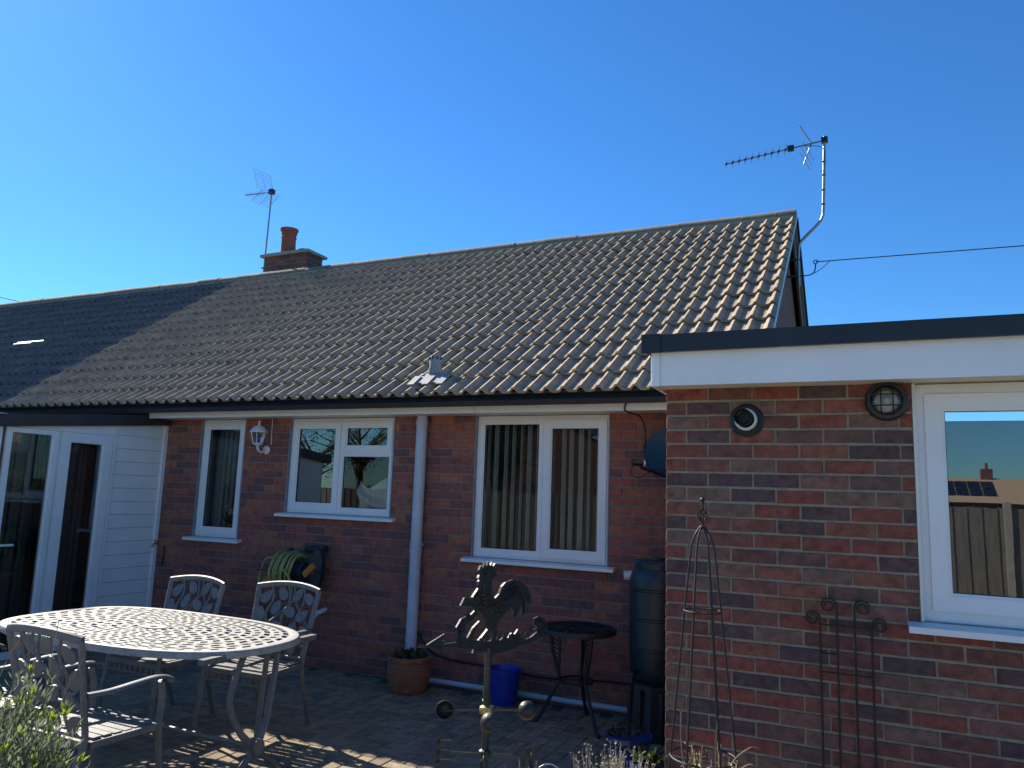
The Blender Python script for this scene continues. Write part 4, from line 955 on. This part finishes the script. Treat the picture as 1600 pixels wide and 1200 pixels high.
def bars(m, strokes, org, ax, ay, wdt, th):
    for (x0, y0, x1, y1) in strokes:
        a = org+ax*x0+ay*y0; b = org+ax*x1+ay*y1; d = (b-a); L = d.length; d.normalize(); n_ = ax.cross(ay).normalized(); s_ = d.cross(n_)
        m.obox((a+b)/2, d*(L/2+wdt/2), s_*wdt/2, n_*th/2)
LET = {'E': [(0,0,0,.06),(0,.06,.036,.06),(0,.03,.028,.03),(0,0,.036,0)], 'W': [(0,.06,.012,0),(.012,0,.024,.05),(.024,.05,.036,0),(.036,0,.048,.06)], 'N': [(0,0,0,.06),(0,.06,.036,0),(.036,0,.036,.06)],
       'S': [(.036,.055,.006,.06),(.0,.055,.0,.035),(.0,.033,.036,.028),(.036,.025,.036,.006),(.034,.0,.0,.004)]}
for ch_, ang in (('W', 22), ('N', 112), ('E', 202), ('S', 292)):
    a = R(ang); d = Vector((math.cos(a), math.sin(a), 0)); c = VP+UPV*.80
    m = MB(); m.tube([c, c+d*.115], .0032, 6); ao = m.build('letter_arm', BRONZE, t)
    m = MB(); wl_ = .048 if ch_ == 'W' else .036
    ax = d if ang in (22, 292) else -d
    org = c + d*.115 - UPV*.03 if ax == d else c + d*(.115+wl_) - UPV*.03
    bars(m, LET[ch_], org, ax, UPV, .011, .005); m.build('letter_'+ch_.lower(), BRONZE, ao)
MB().lathe([(.012, .785), (.02, .79), (.02, .81), (.012, .815)], VP, 10).build('letter_hub', BRONZE, t)

# ------------------------------------------------------------------ obelisk and trellis
t = thing('garden_obelisk', 'slender black iron plant obelisk with twisted cage finial', 'obelisk', (-.685, 3.53, 0))
ox, oy = -.672, 3.50
for k in range(6):
    a = R(60*k+12); d = Vector((math.cos(a), math.sin(a), 0)); P = lambda rr, z: Vector((ox, oy, z))+d*rr
    m = MB(); m.tube(smooth_path([P(.195, .0), P(.152, .4), P(.112, .8), P(.078, 1.15), P(.055, 1.38), P(.042, 1.46), P(.02, 1.505), P(.004, 1.525)], 4), .0042, 6); m.build('rod', IRON, t, smooth=True)
for z, rr in ((1.155, .080), (.55, .139)):
    m = MB(); m.tube(arc((ox, oy, z), rr, 0, 360, 32, (1, 0, 0), (0, 1, 0)), .0042, 6, cap=False); m.build('hoop', IRON, t, smooth=True)
m = MB(); m.tube([(ox, oy, 1.51), (ox, oy, 1.545)], .005, 6)
for k in range(4):
    m.tube([Vector((ox, oy, 1.54))+Vector((math.cos(R(90*k+170*q)), math.sin(R(90*k+170*q)), 0))*.021*math.sin(math.pi*q)+UPV*.058*q for q in [i/8 for i in range(9)]], .0032, 5)
m.tube([(ox, oy, 1.598), (ox, oy, 1.63)], [.004, .006], 6); m.sphere((ox, oy, 1.64), .011, 10, 6); m.build('finial', IRON, t, smooth=True)
t = thing('scroll_trellis', 'thin iron trellis with four scroll tops leaning on the extension wall', 'trellis', (-.1, AY-.05, 0))
ty = AY-.035
for k, (x, z, sg, r_) in enumerate(((-.222, 1.10, -1, .034), (-.148, 1.165, -1, .036), (-.072, 1.165, 1, .036), (.0, 1.09, 1, .034))):
    m = MB(); pts = [(x+.0*sg, ty, 0), (x, ty, .5), (x, ty, z)]
    for q in range(1, 22):
        a = q/21*R(560); rr = r_*(1-.62*q/21); pts.append((x+sg*(r_-rr*math.cos(a)), ty, z+rr*math.sin(a)))
    m.tube(pts, .005, 6); m.build('scroll_rod', IRON, t, smooth=True)
for z, xa, xb in ((1.075, -.222, .0), (.86, -.222, .0), (.945, -.222, -.15), (.4, -.222, .0)):
    MB().tube([(xa, ty-.006, z), (xb, ty-.006, z)], .004, 5).build('cross_bar', IRON, t)

# ------------------------------------------------------------------ plants in the foreground
def shrub(label, c, rx, ry, rz, n_stem, n_leaf):
    t = thing('shrub', label, 'shrub', (c[0], c[1], 0)); C = Vector(c); st = MB(); tips = []
    for i in range(n_stem):
        while True:
            d = Vector((random.uniform(-1, 1), random.uniform(-1, 1), random.uniform(-.35, 1)))
            if .2 < d.length < 1: break
        d = d.normalized()*random.uniform(.65, 1.0); tip = C + Vector((d.x*rx, d.y*ry, d.z*rz)); base = Vector((C.x+random.gauss(0, .05), C.y+random.gauss(0, .05), .02))
        mid = base.lerp(tip, .5)+Vector((random.gauss(0, .03), random.gauss(0, .03), .04)); pts = bez(base, base.lerp(mid, .6), mid, tip, 6); st.tube(pts, [.005-.0007*k for k in range(7)], 4); tips.append((pts[-3], pts[-1]))
    st.build('stem', WOOD, t)
    a, b = MB(), MB()
    for i in range(n_leaf):
        p0, p1 = random.choice(tips); q = random.random()**.6; p = p0.lerp(p1, q)+rv()*random.uniform(0, .035); ax = ((p1-p0).normalized()*1.2+rv()*.8).normalized()
        leaf_quad(a, p, ax, random.uniform(.022, .045), random.uniform(.0028, .0050), rv())
    for (p0, p1) in tips:
        if random.random() < .33:
            for k in range(9): d = ((p1-p0).normalized()+rv()*.65+Vector((0, 0, .3))).normalized(); leaf_quad(b, p1, d, random.uniform(.025, .045), .0055, rv())
    a.build('foliage', LEAF1, t); b.build('young_leaves', LEAF2, t)
    for k in range(9):
        wand = MB()
        p0, p1 = random.choice(tips); d = (Vector((random.uniform(-.5, .6), random.uniform(-.3, .3), .9))).normalized(); wand.tube([p1, p1+d*.1, p1+d*random.uniform(.15, .26)+Vector((.02, 0, 0))], .0016, 4)
        wand.build('dry_wand', DRYS, t)
    return t
shrub('bushy grey green shrub with fresh yellow green tips in front of the chairs', (-2.74, 1.72, .58), .36, .34, .42, 330, 11000)
def dry_plant(name, label, c, rad, h, n, material, curl=.3, nb=5, group=None, cat='plant'):
    t = thing(name, label, cat, (c[0], c[1], 0), group); m = MB(); s = MB()
    for i in range(n):
        a = random.uniform(0, 6.28); rr = rad*math.sqrt(random.random()); base = Vector((c[0]+rr*.35*math.cos(a), c[1]+rr*.35*math.sin(a), .0))
        tip = Vector((c[0]+rr*math.cos(a), c[1]+rr*math.sin(a), h*random.uniform(.72, 1.0)-rr*.25)); mid = base.lerp(tip, .6)+Vector((random.gauss(0, .03), random.gauss(0, .03), .02))
        pts = bez(base, base.lerp(mid, .5), mid, tip, 5); m.tube(pts, [.0024, .0022, .002, .0018, .0015, .001], 4)
        for k in range(nb):
            p = pts[-1].lerp(pts[3], random.random()); d = (rv()+Vector((0, 0, .5))).normalized(); m.tube([p, p+d*random.uniform(.015, .04)], [.0012, .0008], 3); q = p+d*.03
            leaf_quad(s, q, rv(), random.uniform(.008, .016), .004, rv())
    m.build('stem', material, t); s.build('seed_head', material, t); return t
dry_plant('dried_shrub', 'dense clump of dried pale flower stems in front of the blue pots', (-.93, 3.06, 0), .17, .69, 170, DRYS, nb=7)
d2 = dry_plant('dried_plant', 'golden dried twiggy stems at the base of the obelisk', (-.62, 3.44, 0), .15, .64, 60, DRY, nb=6)
m = MB()
for p in ([(-.70, 3.44, .3), (-.735, 3.42, .5), (-.75, 3.42, .63), (-.75, 3.42, .74)], [(-.60, 3.44, .4), (-.61, 3.44, .6), (-.60, 3.44, .72), (-.585, 3.44, .74)], [(-.58, 3.44, .5), (-.53, 3.46, .58), (-.47, 3.47, .63), (-.44, 3.47, .63)], [(-.58, 3.44, .45), (-.52, 3.46, .53), (-.48, 3.47, .56), (-.45, 3.47, .56)]):
    m.tube(smooth_path(p), [.0035]*19 if False else .003, 5)
m.build('long_stem', DRYS, d2)
dry_plant('dried_grass', 'wispy silver dried stems around the weather vane pole', (-1.06, 2.42, 0), .10, .80, 34, DRYS, nb=4)
t = thing('wire_plant_support', 'curved thin wire plant support beside the weather vane', 'plant support', (-.98, 2.4, 0))
for k in range(5):
    m = MB(); m.tube(arc((-.955+.012*k, 2.42+.02*k, .62), .085-.012*k, 15, 185, 14, (.85, .5, 0), (0, 0, 1.9)), .0022, 5); m.build('wire_hoop', STEEL, t)
m = MB(); m.tube([(-1.03, 2.38, 0), (-1.03, 2.38, .64)], .003, 5); m.tube([(-.88, 2.46, 0), (-.88, 2.46, .64)], .003, 5); m.build('wire_leg', STEEL, t)
def glazed_pot(label, x, y, r_, h, leafy):
    t = thing('glazed_pot', label, 'plant pot', (x, y, 0), 'blue glazed pots by the extension corner')
    MB().lathe([(0, .004), (r_*.7, .004), (r_*.8, h*.3), (r_*.97, h*.85), (r_*1.08, h*.9), (r_*1.08, h), (r_*.95, h), (r_*.9, h*.88), (0, h*.88)], (x, y, 0), 24).build('pot', BLUEG, t, smooth=True)
    m = MB()
    for k in range(leafy):
        a = random.uniform(0, 6.28); rr = random.uniform(0, r_*.9); p = Vector((x+rr*math.cos(a), y+rr*math.sin(a), h*.9+random.uniform(0, .06))); leaf_quad(m, p, (rv()+Vector((0, 0, 1.1))).normalized(), random.uniform(.03, .07), .010, rv())
    m.build('foliage', LEAFD, t)
glazed_pot('blue glazed pot with leafy green plant at the extension corner', -1.13, 4.36, .10, .21, 160)
glazed_pot('wider blue glazed pot with sparse leaves beside the water butt stand', -1.32, 4.62, .13, .26, 50)

# ------------------------------------------------------------------ garden behind the viewer (seen in the window glass)
fn = thing('board_fence', 'grey vertical board fence with concrete posts across the garden', 'fence', (0, -6.5, 0))
pmh = MB().box(-.05, .05, -.05, .05, 0, 1.78).mesh('post', CONC); bdm = MB().box(-.055, .055, -.008, .008, .05, 1.68).mesh('board', FENCE)
for k in range(-9, 8):
    x = 2.06+1.9*k; o = link('post', pmh, fn); o.matrix_basis = Matrix.Translation((x, -6.5, 0))
    for j in range(17):
        o = link('board', bdm, fn); o.matrix_basis = Matrix.Translation((x+.09+j*.108, -6.5+(.006 if j % 2 else -.006), random.uniform(-.01, .01)))
def far_house(label, x0, x1, y0, y1, eave, ridge_z, wallm, roofm, panels=False, gable_front=False):
    t = thing('neighbour_bungalow', label, 'bungalow', ((x0+x1)/2, y1, 0))
    MB().box(x0, x1, y0, y1, -.02, eave).build('wall', wallm, t); m = MB(); ym = (y0+y1)/2; xm = (x0+x1)/2
    if gable_front:
        m.add([(x0-.3, y1+.3, eave), (xm, y1+.3, ridge_z), (x1+.3, y1+.3, eave), (x0-.3, y0, eave), (xm, y0, ridge_z), (x1+.3, y0, eave)], [(0, 1, 4, 3), (1, 2, 5, 4)])
        MB().prism([(x0, eave), (x1, eave), (xm, ridge_z-.15)], (0, y1-.06, 0), (1, 0, 0), (0, 0, 1), .1).build('gable_wall', wallm, t, fix=True)
    else:
        m.add([(x0-.3, y1+.4, eave-.1), (x1+.3, y1+.4, eave-.1), (x1+.3, ym, ridge_z), (x0-.3, ym, ridge_z), (x0-.3, y0-.4, eave-.1), (x1+.3, y0-.4, eave-.1)], [(0, 1, 2, 3), (3, 2, 5, 4)])
        m.add([(x0, y1, eave), (x0, ym, ridge_z-.1), (x0, y0, eave), (x1, y1, eave), (x1, ym, ridge_z-.1), (x1, y0, eave)], [(0, 1, 2), (3, 5, 4)])
    ro = m.build('roof', roofm, t)
    c = MB().box(xm-.5, xm+.5, ym-.3, ym+.3, ridge_z-.6, ridge_z+.9).build('chimney', wallm, ro); MB().lathe([(.15, ridge_z+.9), (.13, ridge_z+1.5)], (xm, ym, 0), 10).build('chimney_pot', CPOT, c)
    if panels:
        k = (ridge_z-eave+.1)/(ym-y1-.4); 
        for i in range(6):
            for j in range(2):
                y = y1-.8-1.5*j; xa = x0+1.5+1.1*i; zf = lambda yy: eave-.1+k*(yy-y1-.4)+.06
                MB().add([(xa, y, zf(y)), (xa+1.02, y, zf(y)), (xa+1.02, y-1.4, zf(y-1.4)), (xa, y-1.4, zf(y-1.4))], [(0, 1, 2, 3)]).build('solar_panel', PANEL, ro)
    for xx in (x0+1.2, x1-2.4): MB().box(xx, xx+1.2, y1+.002, y1+.03, 1.0, 2.1).build('window', PANEL, t)
    MB().box(xm-.45, xm+.45, y1+.002, y1+.04, 0, 2.05).build('door', DARKF, t)
far_house('far bungalow with solar panels on its tiled roof beyond the fence', 2.6, 18, -80, -71, 2.4, 4.7, GABLE, TILE, True)
far_house('far bungalow with plain tiled roof beyond the fence', -22, -5, -80, -71, 2.4, 4.8, GABLE, TILE)
far_house('brick bungalow with low gable standing behind the board fence', -15.5, -6.0, -22, -13, 2.5, 4.9, GABLE, TILE_N, False, True)
def tree(label, x, y, h, r_):
    t = thing('tree', label, 'tree', (x, y, 0)); m = MB(); m.tube([(x, y, -.1), (x+.1, y, h*.35), (x, y+.1, h*.7)], [.16, .12, .05], 8); tips = []
    for k in range(26):
        a = random.uniform(0, 6.28); z = h*random.uniform(.3, .65); p = Vector((x, y, z)); q = p+Vector((math.cos(a)*r_*random.uniform(.4, 1), math.sin(a)*r_*random.uniform(.4, 1), h*random.uniform(.1, .33))); m.tube([p, p.lerp(q, .5)+Vector((0, 0, .1)), q], [.05, .03, .012], 5); tips += [p.lerp(q, .6), q]
    m.build('trunk', WOOD, t); f = MB()
    for i in range(2600): p = random.choice(tips)+rv()*abs(random.gauss(0, .35)); leaf_quad(f, p, rv(), random.uniform(.06, .11), .03, rv())
    f.build('crown', LEAFD, t)
tree('loose young tree growing behind the board fence', -10.5, -9.5, 4.2, 1.3)
tree('tall spreading tree standing beyond the board fence', -19, -14, 6.0, 2.4)
tree('rounded tree left of the low brick gable', -24, -17, 5.2, 2.6)
